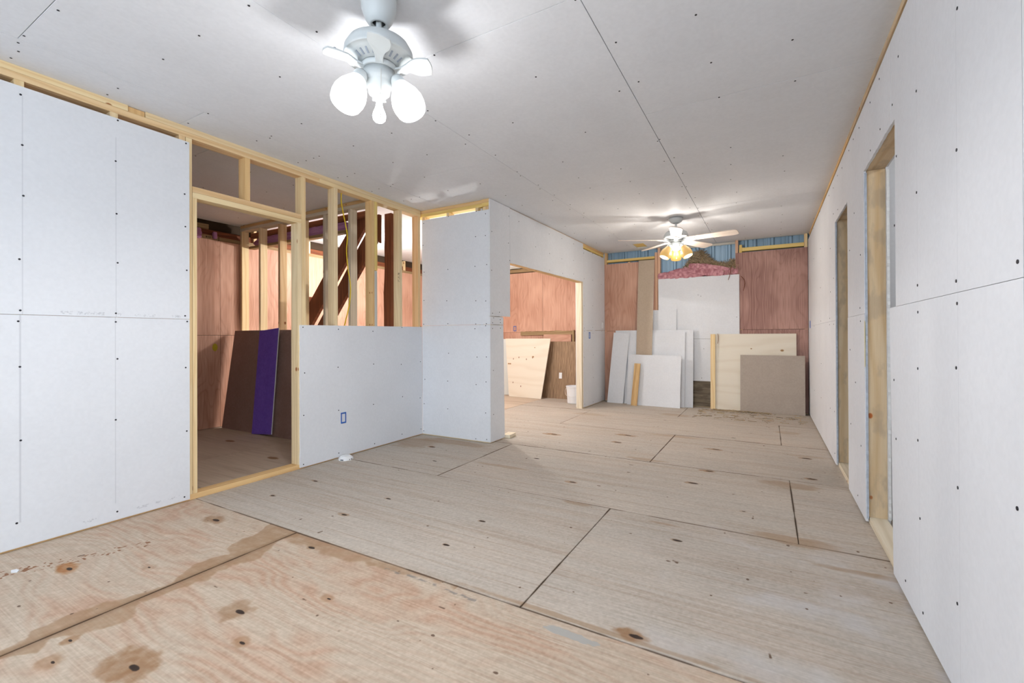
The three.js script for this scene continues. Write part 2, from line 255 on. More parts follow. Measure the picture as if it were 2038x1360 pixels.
// ---------------------------------------------------------------- FLOOR
const floor = thing('floor', 'bare plywood subfloor with knots and damp stains along the seams', 'floor', [0, 0, 0], { kind: 'structure' });
piece(floor, 'joist_deck', [-6.1, .7, -.2, -.02, -3.2, 7.8], darkVoid, 'x', { bevel: 0 }); piece(floor, 'joist_deck', [.7, 3.4, -.2, -.02, .9, 7.8], darkVoid, 'x', { bevel: 0 });
function floorSheet(x0, x1, d0, d1, warp = 0) {
  const g = 0.0018, src = d1 <= 2.84 && d0 >= .3 ? floorNear : d0 >= 2.8 ? floorFar : null, inMain = x0 >= -3.55 && src;
  const geo = new RoundedBoxGeometry(x1 - x0 - 2 * g, .0186, d1 - d0 - 2 * g, 1, .0012), p = geo.attributes.position, cx = (x0 + x1) / 2, cd = (d0 + d1) / 2;
  metricUV(geo, 'x', [rand() * 2, rand() * 2]);
  if (inMain) { const uv = geo.attributes.uv; for (let i = 0; i < p.count; i++) uv.setXY(i, (p.getX(i) + cx - src.x0) / (src.x1 - src.x0), (cd - p.getZ(i) - src.d0) / (src.d1 - src.d0)); }
  const m = part(floor, 'plywood_sheet', geo, inMain ? src.mat : floorPlain); m.position.set(cx, -.0093 + warp, -cd); return m;
}
for (const [d0, d1, , , joints] of ROWS) {
  const xs = [-3.49, ...joints, .60]; for (let i = 0; i < xs.length - 1; i++) floorSheet(xs[i], xs[i + 1], d0, d1, (i + Math.round(d0 * 10)) % 2 ? -.0012 : 0);
}
for (const [x0, x1, d0, d1] of [[-5.95, -4.72, -3, -.5], [-4.72, -3.493, -3, -.5], [-5.95, -3.493, -.5, .55], [-5.95, -3.493, .55, 1.75], [-5.95, -4.45, 1.75, 2.92], [-4.45, -3.493, 1.75, 2.92], [-5.95, -4.45, 2.92, 4.1], [-4.45, -3.493, 2.92, 4.1], [-5.95, -3.493, 4.1, 5.28], [-5.95, -4.5, 5.28, 6.43], [-4.5, -3.493, 5.28, 6.43], [-5.95, -3.493, 6.43, 7.6], [.603, 3.1, .9, 2.1], [.603, 3.1, 2.1, 3.3], [.603, 3.1, 3.3, 4.5], [.603, 3.1, 4.5, 5.7], [.603, 3.1, 5.7, 7.6]]) floorSheet(x0, x1, d0, d1);

// ---------------------------------------------------------------- CEILING
const ceiling = thing('ceiling', 'unfinished drywall ceiling of butted sheets with visible seams and screws', 'ceiling', [0, 0, 0], { kind: 'structure' });
piece(ceiling, 'joist_deck', [-6.1, .7, H + .06, H + .16, -3.2, 7.8], darkVoid, 'x', { bevel: 0 }); piece(ceiling, 'joist_deck', [.7, 3.4, H + .06, H + .16, .9, 7.8], darkVoid, 'x', { bevel: 0 });
function ceilSheet(x0, x1, d0, d1, gap = .0012, list = null) {
  const m = piece(ceiling, 'drywall_sheet', [x0 + gap, x1 - gap, H, H + DRY, d0 + gap, d1 - gap], drywall, 'x', { bevel: .0015 });
  const s = list ?? []; if (!list) { const r = rng(Math.round((x0 * 31 + d0 * 57) * 100)); for (let d = d0 + .02; d < d1; d += .405) for (const f of [.03, .34, .66, .97]) if (r() > .25) s.push([x0 + (x1 - x0) * f + (r() - .5) * .06, Math.min(d1 - .015, d + (r() - .5) * .03)]); }
  screws(m, s, 'y', H - .0004); return m;
}
const colX = [-3.49, -3.12, -1.905, -.69, .56];
for (const [k, js] of [[0, [-3, -.92, 1.52, 3.96]], [1, [-3, -1.74, .70, 3.11, 5.44, 7.62]], [2, [-3, -.65, 1.79, 4.155, 6.59]], [3, [-3, -1.91, .53, 2.97, 5.41, 7.62]]]) for (let i = 0; i < js.length - 1; i++) ceilSheet(colX[k], colX[k + 1], js[i], js[i + 1], k === 3 && i > 1 ? .0022 : .0012);
// the last sheet has a square cut-out that bares the framing above
outline(ceiling, 'drywall_sheet', [[-1.9038, 6.5912], [-.6912, 6.5912], [-.6912, 7.62], [-1.9038, 7.62]], H, H + DRY, 'y', drywall, { holes: [[[-1.85, 7.05], [-1.85, 7.40], [-1.675, 7.40], [-1.675, 7.05]]] });
piece(ceiling, 'ceiling_joist', [-1.90, -1.6, H + DRY + .002, H + .055, 6.95, 7.5], yellowPine, 'x');
outline(ceiling, 'torn_paper_flap', [[-1.86, 7.37], [-1.70, 7.37], [-1.68, 7.46], [-1.76, 7.50], [-1.85, 7.44]], H - .006, H - .004, 'y', gypsum);
for (const [x0, x1, d0, d1] of [[-5.95, -4.71, -3, -.6], [-4.71, -3.493, -3, -.6], [-5.95, -4.71, -.6, 1.84], [-4.71, -3.493, -.6, 1.84], [-5.95, -4.71, 1.84, 3.32], [-4.71, -3.493, 1.84, 3.32], [-5.95, -4.71, 3.32, 5.7], [-4.71, -3.493, 3.32, 3.96], [-4.71, -3.123, 3.96, 5.7], [-5.95, -4.71, 5.7, 7.6], [-4.71, -3.123, 5.7, 7.6], [.563, 3.1, .9, 3.34], [.563, 3.1, 3.34, 5.5], [.563, 3.1, 5.5, 7.6]]) ceilSheet(x0, x1, d0, d1);

// ---------------------------------------------------------------- LEFT WALL: drywall, door framing, open studs above a half wall
const wl = thing('wall_left', 'stud wall with drywall, a framed doorway and bare studs above a half wall', 'wall', [0, 0, 0], { kind: 'structure' });
const sx = [XL - DRY - .089, XL - DRY]; // studs across x
let pk = 0; const pine = () => pineMats[pk++ % 3];
piece(wl, 'top_plate', [...sx, 2.509, H, REAR, 1.24], pine(), 'z'); piece(wl, 'top_plate', [...sx, 2.509, H, 1.33, 3.93], pine(), 'z');
piece(wl, 'plate_splice', [sx[0], sx[1] - .008, 2.511, H - .002, 1.243, 1.327], orangePine, 'x');
piece(wl, 'top_plate', [...sx, PLATE, 2.5085, REAR, 2.6], pine(), 'z'); piece(wl, 'top_plate', [...sx, PLATE, 2.5085, 2.602, 3.93], pine(), 'z');
piece(wl, 'bottom_plate', [...sx, 0, .038, REAR, 3.93], orangePine, 'z');
for (const d of [-2.6, -2.2, -1.8, -1.4, -1.0, -.6, -.2, .2, .755, 1.152, 1.515, 1.556]) piece(wl, 'stud', [...sx, .038, PLATE, d, d + .038], d > 1.54 ? pineMats[0] : pine(), 'y');
piece(wl, 'stud', [...sx, .038, 2.07, 1.5945 - .038 + .04, 1.5945 + .03], pine(), 'y'); // trimmer under the header
piece(wl, 'header', [...sx, 2.07, 2.109, 1.5965, 2.428], pineMats[0], 'z'); piece(wl, 'header', [sx[0], sx[1] - .004, 2.1105, 2.15, 1.5965, 2.428], pineMats[2], 'z');
piece(wl, 'cripple_stud', [...sx, 2.15, PLATE, 1.955, 1.993], orangePine, 'y');
piece(wl, 'stud', [...sx, .038, 2.07, 2.389, 2.427], pineMats[1], 'y'); piece(wl, 'stud', [...sx, .038, PLATE, 2.4285, 2.4665], pineMats[0], 'y');
piece(wl, 'stud', [...sx, .038, PLATE, 2.757, 2.795], pineMats[1], 'y');
piece(wl, 'stud', [...sx, .038, PLATE, 3.20, 3.238], orangePine, 'y');
piece(wl, 'stud', [...sx, 1.78, PLATE, 3.2395, 3.2775], yellowPine, 'y'); piece(wl, 'stud', [sx[0], sx[1] - .004, .038, 1.775, 3.2395, 3.2775], greyPine, 'y');
piece(wl, 'stud', [...sx, .038, PLATE, 3.592, 3.63], pineMats[1], 'y'); piece(wl, 'stud', [...sx, .038, PLATE, 3.885, 3.923], pineMats[2], 'y');
{
  const up = linedSheet(501, 2.45, 1.22, [[.88 + .784 - .784, 0, 1.22]].concat([[1.66, 0, 1.17], [2.053, 0, 1.1]]), [[1.75, 2.0, .012], [2.06, 2.4, .01]]), low = linedSheet(502, 2.45, 1.22, [[1.652, .13, 1.22], [2.05, .1, 1.22]], [[1.9, 2.4, .03]]);
  const a = piece(wl, 'drywall_sheet', [XL - DRY, XL, JOINT + .0008, 2.438, -.876, 1.572], drywall, 'y', { bevel: .001 }); fitUV(a, up, 'd', -.876, 1.572, JOINT, 2.438);
  screws(a, [[.784, 2.40], [.784, 2.13], [.782, 1.857], [.778, 1.53], [.775, 1.255], [1.178, 2.42], [1.178, 2.18], [1.176, 1.857], [1.175, 1.555], [1.177, 1.26], [1.548, 2.42], [1.55, 2.085], [1.548, 1.86], [1.55, 1.56], [1.55, 1.262], ...grid([.2, -.2, -.6], [1.26, 1.6, 2.0, 2.42])], 'd', XL + .0004);
  const b = piece(wl, 'drywall_sheet', [XL - DRY, XL, .012, JOINT - .001, -.876, 1.572], drywall, 'y', { bevel: .001 }); fitUV(b, low, 'd', -.876, 1.572, .012, JOINT);
  screws(b, [[.775, 1.205], [.775, .96], [.772, .567], [.768, .148], [1.173, 1.205], [1.175, .976], [1.177, .62], [1.178, .06], [1.549, 1.21], [1.55, .91], [1.55, .475], [1.546, .045], ...grid([.2, -.2, -.6], [.05, .4, .8, 1.2])], 'd', XL + .0004);
  for (const [y0, y1] of [[JOINT + .0008, 2.438], [.012, JOINT - .001]]) piece(wl, 'drywall_sheet', [XL - DRY, XL, y0, y1, REAR, -.879], drywall, 'y', { bevel: .001 });
  const c = outline(wl, 'drywall_sheet', [...jagged([2.401, .012], [2.403, 1.212], .0022, .05, 7), [3.9355, 1.222], [3.9355, .012]], XL - DRY, XL, 'd', drywall, { uvFit: [2.4, 3.9355, .012, 1.222] });
  c.material = linedSheet(503, 1.52, 1.21, []);
  screws(c, [...grid([2.43, 2.78, 3.215, 3.61, 3.9], [.06, .44, .82, 1.195], 0, 9)], 'd', XL + .0004);
}

// ---------------------------------------------------------------- CLOSET FRONT (faces the camera) and the skewed MIDDLE WALL with its wide opening
const wc = thing('wall_closet', 'short drywall return wall with bare plates above it', 'wall', [0, 0, 0], { kind: 'structure' });
const cd = [ZC + DRY, ZC + DRY + .089];
piece(wc, 'top_plate', [-3.515, -2.515, 2.509, H, ...cd], orangePine, 'x'); piece(wc, 'top_plate', [-3.515, -2.515, PLATE, 2.5085, ...cd], yellowPine, 'x'); piece(wc, 'bottom_plate', [-3.515, -2.515, 0, .038, ...cd], pine(), 'x');
for (const x of [-3.425, -3.075, -2.69, -2.565]) piece(wc, 'stud', [x, x + .038, .038, PLATE, ...cd], pine(), 'y');
{
  const a = piece(wc, 'drywall_sheet', [XL + .001, -2.514, JOINT + .003, 2.432, ZC, ZC + DRY], drywall, 'y', { bevel: .001 });
  screws(a, grid([-3.385, -3.05, -2.68, -2.545], [1.255, 1.5, 1.85, 2.15, 2.415], .12, 21), 'x', ZC - .0004);
  const b = piece(wc, 'drywall_sheet', [XL + .001, -2.514, .012, JOINT + .0005, ZC, ZC + DRY], drywall, 'y', { bevel: .001 });
  screws(b, grid([-3.385, -3.05, -2.68, -2.545], [.05, .33, .62, .92, 1.2], .15, 22), 'x', ZC - .0004);
}
const wm = thing('wall_middle', 'drywall partition with a wide rough opening into the side room', 'wall', [-2.50, 0, ZC], { kind: 'structure', turn: -.0138 });
const mx = [-.0127 - .089, -.0127], ML = ZB - ZC - .012; // local: x from the face, d from the corner
piece(wm, 'top_plate', [...mx, 2.509, H, 0, ML], orangePine, 'z'); piece(wm, 'top_plate', [...mx, PLATE, 2.5085, 0, ML], yellowPine, 'z');
piece(wm, 'bottom_plate', [...mx, 0, .038, .02, .25], pine(), 'z'); piece(wm, 'bottom_plate', [...mx, 0, .038, 2.60, ML], pine(), 'z');
piece(wm, 'header', [...mx, 1.935, 2.11, .22, 2.61], pine(), 'z');
for (const d of [.02, .21, 2.562, 2.601, 3.0, 3.4, 3.56]) piece(wm, 'stud', [...mx, d === 2.562 ? 0 : .038, d === .21 || d === 2.562 ? 1.934 : PLATE, d, d + .038], d === 2.562 ? palePine : pine(), 'y');
for (const d of [.6, 1.0, 1.4, 1.8, 2.2]) piece(wm, 'cripple_stud', [...mx, 2.11, PLATE, d, d + .038], pine(), 'y');
{
  const end = .259; // near edge of the opening
  const a = outline(wm, 'drywall_sheet', [[-.001, 1.322], ...jagged([.405, 1.328], [.405, 1.93], .001, .08, 3), [.405, 2.543], [-.001, 2.541]], -DRY, 0, 'd', drywall);
  screws(a, [[.05, 1.36], [.18, 1.37], [.395, 1.95], [.38, 2.15], [.03, 1.8], [.03, 2.2], [.39, 2.45]], 'd', .0004);
  const b = outline(wm, 'drywall_sheet', [[.408, 1.93], ...jagged([.408, 1.93], [2.61, 1.945], .002, .06, 4), [2.61, 2.532], [.408, 2.536]], -DRY, 0, 'd', drywall);
  screws(b, grid([.62, 1.02, 1.42, 1.82, 2.22], [1.99, 2.2, 2.45], .3, 23), 'd', .0004);
  const c = outline(wm, 'drywall_sheet', [[-.001, 1.235], [end, 1.235], [end, 1.318], [-.001, 1.318]], -DRY, 0, 'd', drywall); screws(c, [[.05, 1.26], [.2, 1.26], [.06, 1.30], [.2, 1.295]], 'd', .0004);
  const e = outline(wm, 'drywall_sheet', [[-.001, .012], ...jagged([end + .02, .012], [end, 1.231], .0015, .08, 5), [-.001, 1.231]], -DRY, 0, 'd', drywall); screws(e, [[.05, 1.2], [.2, 1.2], [.05, .75], [.06, .3]], 'd', .0004);
  const f = outline(wm, 'drywall_sheet', [...jagged([2.612, .015], [2.612, 1.196], .0018, .05, 6), [ML, 1.205], [ML, .012]], -DRY, 0, 'd', drywall); screws(f, grid([2.64, 3.02, 3.42], [.08, .45, .8, 1.17], .25, 24), 'd', .0004);
  const g = outline(wm, 'drywall_sheet', [...jagged([2.612, 1.20], [2.614, 2.452], .0018, .05, 8), [ML, 2.452], [ML, 1.209]], -DRY, 0, 'd', drywall); screws(g, grid([2.64, 3.02, 3.42], [1.24, 1.6, 2.0, 2.42], .25, 25), 'd', .0004);
  for (const [x0, x1] of [[.02, .25], [2.61, ML]]) piece(wm, 'drywall_sheet', [-.1275, -.1145, .012, 2.46, x0, x1], drywall, 'y', { bevel: .001 });
}

// ---------------------------------------------------------------- RIGHT WALL with two rough door openings
const wr = thing('wall_right', 'drywall wall with two rough door openings and bare top plates', 'wall', [0, 0, 0], { kind: 'structure' });
const rx = [XR + DRY, XR + DRY + .089], D1 = [2.59, 3.335], D2 = [3.965, 4.65], TOPY = 2.452;
piece(wr, 'top_plate', [...rx, 2.512, H, REAR, 4.0], oldJamb, 'z'); piece(wr, 'top_plate', [...rx, 2.512, H, 4.0, ZB - .01], orangePine, 'z'); piece(wr, 'top_plate', [rx[0] + .006, rx[1], PLATE, 2.511, REAR, ZB - .01], roughBoard, 'z');
piece(wr, 'bottom_plate', [rx[0] + .004, rx[1], 0, .038, -.6, ZB - .01], palePine, 'z');
for (const d of [D1[0] - .04, D1[1] + .0015, D2[0] - .04, D2[1] + .0015]) piece(wr, 'jamb_stud', [rx[0] + .002, rx[1], .038, 2.075, d, d + .038], oldJamb, 'y');
for (const [a, b] of [D1, D2]) { piece(wr, 'header', [rx[0] + .002, rx[1], 2.0755, 2.115, a - .04, b + .04], oldJamb, 'z'); }
for (const d of [-.57, -.2, .2, .6, 1.0, 1.42, 1.83, 2.24, 2.51, 2.86, 3.1, 3.45, 3.65, 3.86, 4.2, 4.45, 4.73, 5.04, 5.44, 5.85, 6.25, 6.66, 7.06, 7.46]) piece(wr, d > 2.58 && d < 3.33 || d > 3.96 && d < 4.65 ? 'cripple_stud' : 'stud', [...rx, d > 2.58 && d < 3.33 || d > 3.96 && d < 4.65 ? 2.115 : .038, PLATE, d, d + .038], pine(), 'y');
{
  const S = (pts, list, o = {}) => { const m = outline(wr, 'drywall_sheet', pts, XR, XR + DRY, 'd', drywall, o); screws(m, list, 'd', XR - .0004); return m; };
  S([[1.432, JOINT + .0008], ...jagged([2.582, JOINT + .0008], [2.582, 2.068], .0015, .04, 31), [2.65, 2.068], [2.65, TOPY], [1.432, TOPY]], [[2.25, 2.04], [2.25, 1.65], [2.24, 1.29], [1.822, 2.083], [1.83, 1.66], [1.835, 1.262], [1.46, 1.9], [1.455, 1.27], [2.5, 2.3], [2.6, 1.6], [1.83, 2.4], [2.56, 1.9], [2.62, 2.15]], { uvFit: [1.432, 2.65, JOINT, TOPY] }).material = linedSheet(511, 1.22, 1.22, [[.4, 0, 1.22], [.815, 0, 1.22]]);
  S([[1.432, .012], ...jagged([2.66, .012], [2.70, JOINT - .0008], .0015, .04, 32), [1.432, JOINT - .0008]], [[2.25, 1.2], [2.25, .98], [2.25, .7], [2.24, .42], [1.835, 1.2], [1.84, 1.0], [1.845, .65], [1.85, .29], [1.46, .7], [1.46, .3], [2.62, .9], [2.6, .65], [2.45, .08], [2.2, .07]], { uvFit: [1.432, 2.7, .012, JOINT] }).material = linedSheet(512, 1.27, 1.22, [[.4, 0, 1.22], [.815, 0, 1.22]]);
  S([[2.653, TOPY], [2.653, 2.072], ...jagged([2.653, 2.072], [D1[1], 2.072], .003, .03, 33), ...jagged([D1[1], 2.072], [D1[1] - .004, JOINT + .0008], .003, .03, 34), [D2[0], JOINT + .0008], ...jagged([D2[0], JOINT + .0008], [D2[0], 2.058], .002, .04, 35), ...jagged([D2[0], 2.058], [D2[1], 2.058], .003, .03, 36), ...jagged([D2[1], 2.058], [D2[1], JOINT + .0008], .003, .03, 37), [5.04, JOINT + .0008], [5.04, TOPY]], grid([2.88, 3.12, 3.47, 3.67, 3.88, 4.21, 4.46, 4.74], [2.14, 2.4], .35, 41).concat([[3.45, 1.6], [3.47, 1.27], [3.87, 1.7], [4.75, 1.6], [3.66, 1.9], [4.98, 1.9], [4.98, 1.5]]));
  S([...jagged([D1[1] - .004, .012], [D1[1] - .004, JOINT - .0008], .003, .03, 38), [D2[0] + .01, JOINT - .0008], [D2[0] + .01, .012]], [[3.47, 1.2], [3.66, .8], [3.47, .42], [3.87, .5], [3.6, .08], [3.87, 1.0]]);
  S([...jagged([D2[1], .012], [D2[1], JOINT - .0008], .003, .03, 39), [7.06, JOINT - .0008], [7.06, .012]], grid([4.75, 5.06, 5.86, 6.67], [.08, .45, .82, 1.2], .3, 42));
  S([[5.043, JOINT + .0008], [7.06, JOINT + .0008], [7.06, TOPY], [5.043, TOPY]], grid([5.06, 5.86, 6.67], [1.27, 1.65, 2.05, 2.42], .3, 43));
  S([[7.063, .012], [ZB - .012, .012], [ZB - .012, TOPY], [7.063, TOPY]], []);
  for (const [y0, y1] of [[.012, JOINT - .0008], [JOINT + .0008, TOPY]]) for (const [a, b] of [[-.6, 1.429]]) S([[a, y0], [b, y0], [b, y1], [a, y1]], grid([a + .4, a + .8, a + 1.2], [y0 + .05, y0 + .6, y1 - .05], .1, 44));
  // pale cut edges where the openings were sawn out
  for (const [d, s] of [[D1[1], 51], [D2[1], 52]]) outline(wr, 'torn_drywall_edge', [...jagged([d - .012, .03], [d - .012, 2.06], .003, .02, s), [d + .002, 2.06], [d + .002, .03]], XR + .004, XR + DRY + .001, 'd', tornPaper);
  // sheets on the far side
  const F = (a, b, y0, y1) => piece(wr, 'drywall_sheet', [rx[1], rx[1] + DRY, y0, y1, a, b], drywall, 'y', { bevel: .001 });
  F(-.6, D1[0] - .02, .012, 2.5);
  outline(wr, 'drywall_sheet', [[REAR, 0.012], [-.603, .012], [-.603, TOPY], [REAR, TOPY]], XR, rx[1] + DRY, 'd', drywall, { holes: [[[-2.75, .5], [-2.75, 2.25], [-.85, 2.25], [-.85, .5]]] }); F(D1[0] - .02, D1[1] - .002, 2.08, 2.5); F(D1[1] - .002, D2[0] - .02, .012, 2.5); F(D2[0] - .02, D2[1] - .002, 2.08, 2.5); F(D2[1] - .002, ZB - .012, .012, 2.5);
  for (const [d, s] of [[D1[1], 53], [D2[1], 54]]) outline(wr, 'torn_drywall_edge', [...jagged([d - .02, .04], [d - .02, 2.06], .0035, .02, s), [d - .002, 2.06], [d - .002, .04]], rx[1] + .0005, rx[1] + DRY + .0005, 'd', gypsum);
  piece(wr, 'yellow_tape_strip', [XR - .0006, XR, .92, 1.19, D1[1] - .014, D1[1] - .006], std({ color: 0xe9d43a, roughness: .7 }), 'y', { bevel: 0 });
}
// rooms beyond the two doors
const wcl = thing('wall_beyond', 'grey drywall closet walls seen through the right doorways', 'wall', [0, 0, 0], { kind: 'structure' });
piece(wcl, 'drywall_sheet', [rx[1] + DRY + .002, 3.08, .002, 2.54, 3.46, 3.56], drywall, 'y', { bevel: .001 }); piece(wcl, 'drywall_sheet', [rx[1] + DRY + .002, 3.08, .002, 2.54, 4.78, 4.88], drywall, 'y', { bevel: .001 });
piece(wcl, 'drywall_sheet', [3.08, 3.2, .002, 2.6, 1.0, 7.7], drywall, 'y', { bevel: .001 }); piece(wcl, 'drywall_sheet', [rx[1] + DRY + .002, 3.08, .002, 2.54, 1.0, 1.1], drywall, 'y', { bevel: .001 });

// ---------------------------------------------------------------- BACK WALL: plywood, studs, blocking, blue metal siding behind
const wb = thing('wall_back', 'end wall of reddish plywood and bare studs with blue metal siding behind', 'wall', [0, 0, 0], { kind: 'structure' });
const bs = [ZB + .0055, ZB + .0945]; // studs in depth
piece(wb, 'outer_sheathing', [-6.1, 3.4, -.2, 2.75, ZB + .16, ZB + .24], darkVoid, 'x', { bevel: 0 });
{ // one corrugated sheet per 0.9 m, vertical ribs
  const prof = (x0, x1) => { const s = new THREE.Shape(), y = 0; const pts = []; for (let x = x0; x < x1 - .001; x += .2286) { pts.push([x, 0], [x + .018, .02], [x + .045, .02], [x + .063, 0], [x + .12, 0], [x + .126, .004], [x + .138, .004], [x + .144, 0], [x + .18, 0], [x + .186, .004], [x + .198, .004], [x + .204, 0]); } pts.push([x1, 0]); return pts; };
  for (let k = 0; k < 4; k++) { const x0 = -2.60 + k * .8, pts = prof(x0, x0 + .8), all = [...pts.map(([x, t]) => [x, ZB + .125 - t]), ...pts.slice().reverse().map(([x, t]) => [x, ZB + .1265 - t])]; const m = outline(wb, 'metal_siding', all, 1.9, 2.60, 'y', siding); m.userData = { label: 'blue ribbed metal siding sheet' }; }
}
const luanB = (name, x0, x1, y0, y1, m) => piece(wb, name, [x0, x1, y0, y1, ZB, ZB + .005], m, 'y', { bevel: .0008 });
luanB('plywood_panel', -2.46, -1.607, 1.199, 2.345, luan); luanB('plywood_panel', -2.46, -1.607, .01, 1.195, luan);
luanB('plywood_panel', -.42, .49, 1.199, 2.352, luanPlum); luanB('plywood_panel', -.42, .49, .01, 1.195, luanPlum);
piece(wb, 'weathered_panel', [-1.56, -.424, .01, .42, ZB - .006, ZB + .005], weathered, 'x');
for (const [x0, x1, y0, y1, m, e] of [[-2.455, -2.417, .04, 2.55, pine(), 0], [-2.05, -2.012, .04, 2.36, pine(), 0], [-1.605, -1.563, .04, 2.475, pinkPine, -.012], [-1.56, -1.522, .04, 2.55, pinkPine, 0], [-1.15, -1.112, .04, 1.9, pine(), 0], [-.75, -.712, .04, 1.9, pine(), 0], [-.424, -.386, .04, 2.55, pinkPine, 0], [-.372, -.334, .04, 2.47, yellowPine, 0], [.45, .488, .04, 2.55, pine(), 0]]) piece(wb, 'stud', [x0, x1, y0, y1, bs[0] + e, bs[1]], m, 'y');
piece(wb, 'blocking', [-2.415, -1.61, 2.378, 2.418, ...bs], yellowPine, 'x'); piece(wb, 'blocking', [-.332, .448, 2.372, 2.425, ...bs], yellowPine, 'x');
piece(wb, 'closure_strip', [-1.52, -.43, 2.508, H, ZB + .085, ZB + .1], greyPine, 'x'); piece(wb, 'bottom_plate', [-2.455, .488, 0, .038, ...bs], pine(), 'x');
{ const m = outline(wb, 'drywall_sheet', [[-1.548, 1.064], [-.372, 1.06], [-.372, 2.028], ...jagged([-.372, 2.028], [-1.548, 2.03], .0025, .05, 61)], ZB - .018, ZB - .0055, 'x', drywall); screws(m, [[-.40, 1.38], [-1.5, 1.5], [-.95, 1.75], [-.9, 1.72]], 'x', ZB - .0185); const n = outline(wb, 'drywall_sheet', [[-1.548, .405], [-.375, .405], [-.375, 1.057], [-1.548, 1.061]], ZB - .018, ZB - .0065, 'x', drywall); screws(n, [[-.86, .9], [-.9, .45]], 'x', ZB - .0185); }
// side room part of the same end wall
luanB('plywood_panel', -3.638, -2.60, 1.19, 2.32, luan); luanB('plywood_panel', -4.86, -3.642, 1.19, 2.32, luan); luanB('plywood_panel', -5.9, -4.864, 1.19, 2.32, luan);
luanB('plywood_panel', -3.638, -2.60, .01, 1.186, luan); luanB('plywood_panel', -4.86, -3.642, .01, 1.186, luan); luanB('plywood_panel', -5.9, -4.864, .01, 1.186, luan);
piece(wb, 'rough_plate', [-5.9, -2.62, 2.335, 2.40, ...bs], roughBoard, 'x'); piece(wb, 'rough_plate', [-5.9, -2.62, 2.415, 2.45, ZB - .01, ZB + .08], greyPine, 'x'); piece(wb, 'drywall_sheet', [-5.9, -2.62, 2.455, 2.545, ZB + .02, ZB + .03], drywall, 'x');
for (const x of [-3.03, -2.95]) piece(wb, 'stud', [x, x + .03, 1.0, 1.22, ZB - .06, ZB - .006], roughBoard, 'y');

// ---------------------------------------------------------------- OUTER WALL of the side rooms and the open stud PARTITION
const we = thing('wall_outer', 'outer wall lined with reddish plywood under rough blocking', 'wall', [0, 0, 0], { kind: 'structure' });
piece(we, 'outer_sheathing', [XE - .2, XE - .11, -.2, 2.75, -3.2, 7.8], darkVoid, 'y', { bevel: 0 });
for (const [d0, d1, mU, mL] of [[-3, -.6, luan, luan], [-.597, .62, luan, luan], [.623, 1.84, luan, luan], [1.843, 3.06, luan, luan], [3.063, 4.28, luan, luan], [4.283, 5.5, luan, luan], [5.503, 6.72, luan, luan], [6.723, 7.54, luan, luan]]) { piece(we, 'plywood_panel', [XE, XE + .006, 1.142, 2.31, d0, d1], mU, 'y', { bevel: .0008 }); piece(we, 'plywood_panel', [XE, XE + .005, .006, 1.138, d0, d1], mL, 'y', { bevel: .0008 }); }
piece(we, 'rough_plate', [XE - .09, XE - .006, 2.28, 2.365, -3, 3.05], roughBoard, 'z'); piece(we, 'rough_plate', [XE - .09, XE - .012, 2.275, 2.36, 3.06, 7.5], roughBoard, 'z'); piece(we, 'rough_plate', [XE - .09, XE - .03, 2.44, 2.50, -3, 2.95], roughBoard, 'z'); piece(we, 'top_plate', [XE - .1, XE - .05, 2.365, 2.44, -3, 7.5], darkTimber, 'z');
for (let d = 3.5; d < 7.5; d += .406) { piece(we, 'stud', [XE - .095, XE - .02, 2.36, 2.54, d, d + .038], pine(), 'y'); }
for (let d = -2.8; d < 7.5; d += .61) piece(we, 'stud', [XE - .1, XE - .001, 0, 2.27, d, d + .038], pine(), 'y');
{ const m = part(we, 'paint_spot', new THREE.CircleGeometry(.038, 14).scale(.8, 1.25, 1).rotateY(Math.PI / 2), std({ color: 0xb8a21c, roughness: .8 })); m.position.set(XE + .0058, .99, -3.0); }
{ // the sheet's grade mark
  const c = document.createElement('canvas'); c.width = 128; c.height = 64; const x = c.getContext('2d'); x.fillStyle = 'rgb(168,142,104)'; x.fillRect(0, 0, 128, 64); x.fillStyle = 'rgb(34,28,24)'; x.font = 'bold 46px sans-serif'; x.textAlign = 'center'; x.fillText('R13', 64, 48);
  const t = new THREE.CanvasTexture(c); t.colorSpace = THREE.SRGBColorSpace; const g = new THREE.PlaneGeometry(.09, .045); g.rotateY(Math.PI / 2); const m = part(we, 'printed_mark', g, std({ map: t })); m.position.set(XE - .0052, 2.338, -2.93);
}
const wp = thing('wall_partition', 'open stud partition without any sheathing between the side rooms', 'wall', [0, 0, 0], { kind: 'structure' });
piece(wp, 'top_plate', [-5.9, -3.52, 2.51, H, 3.30, 3.389], orangePine, 'x'); piece(wp, 'top_plate', [-5.9, -3.52, PLATE, 2.5095, 3.30, 3.389], palePine, 'x'); piece(wp, 'bottom_plate', [-5.9, -3.52, 0, .038, 3.30, 3.389], pine(), 'x');
for (const x of [-5.90, -5.50, -5.105, -4.69, -4.29, -3.885]) piece(wp, 'stud', [x, x + .038, .038, PLATE, 3.30, 3.389], x > -4.5 ? palePine : pine(), 'y');
piece(wp, 'soffit_board', [-5.88, -3.72, 2.40, 2.468, 3.42, 3.45], darkTimber, 'x'); piece(wp, 'soffit_board', [-5.88, -4.02, 2.262, 2.296, 3.40, 3.47], roughBoard, 'x');

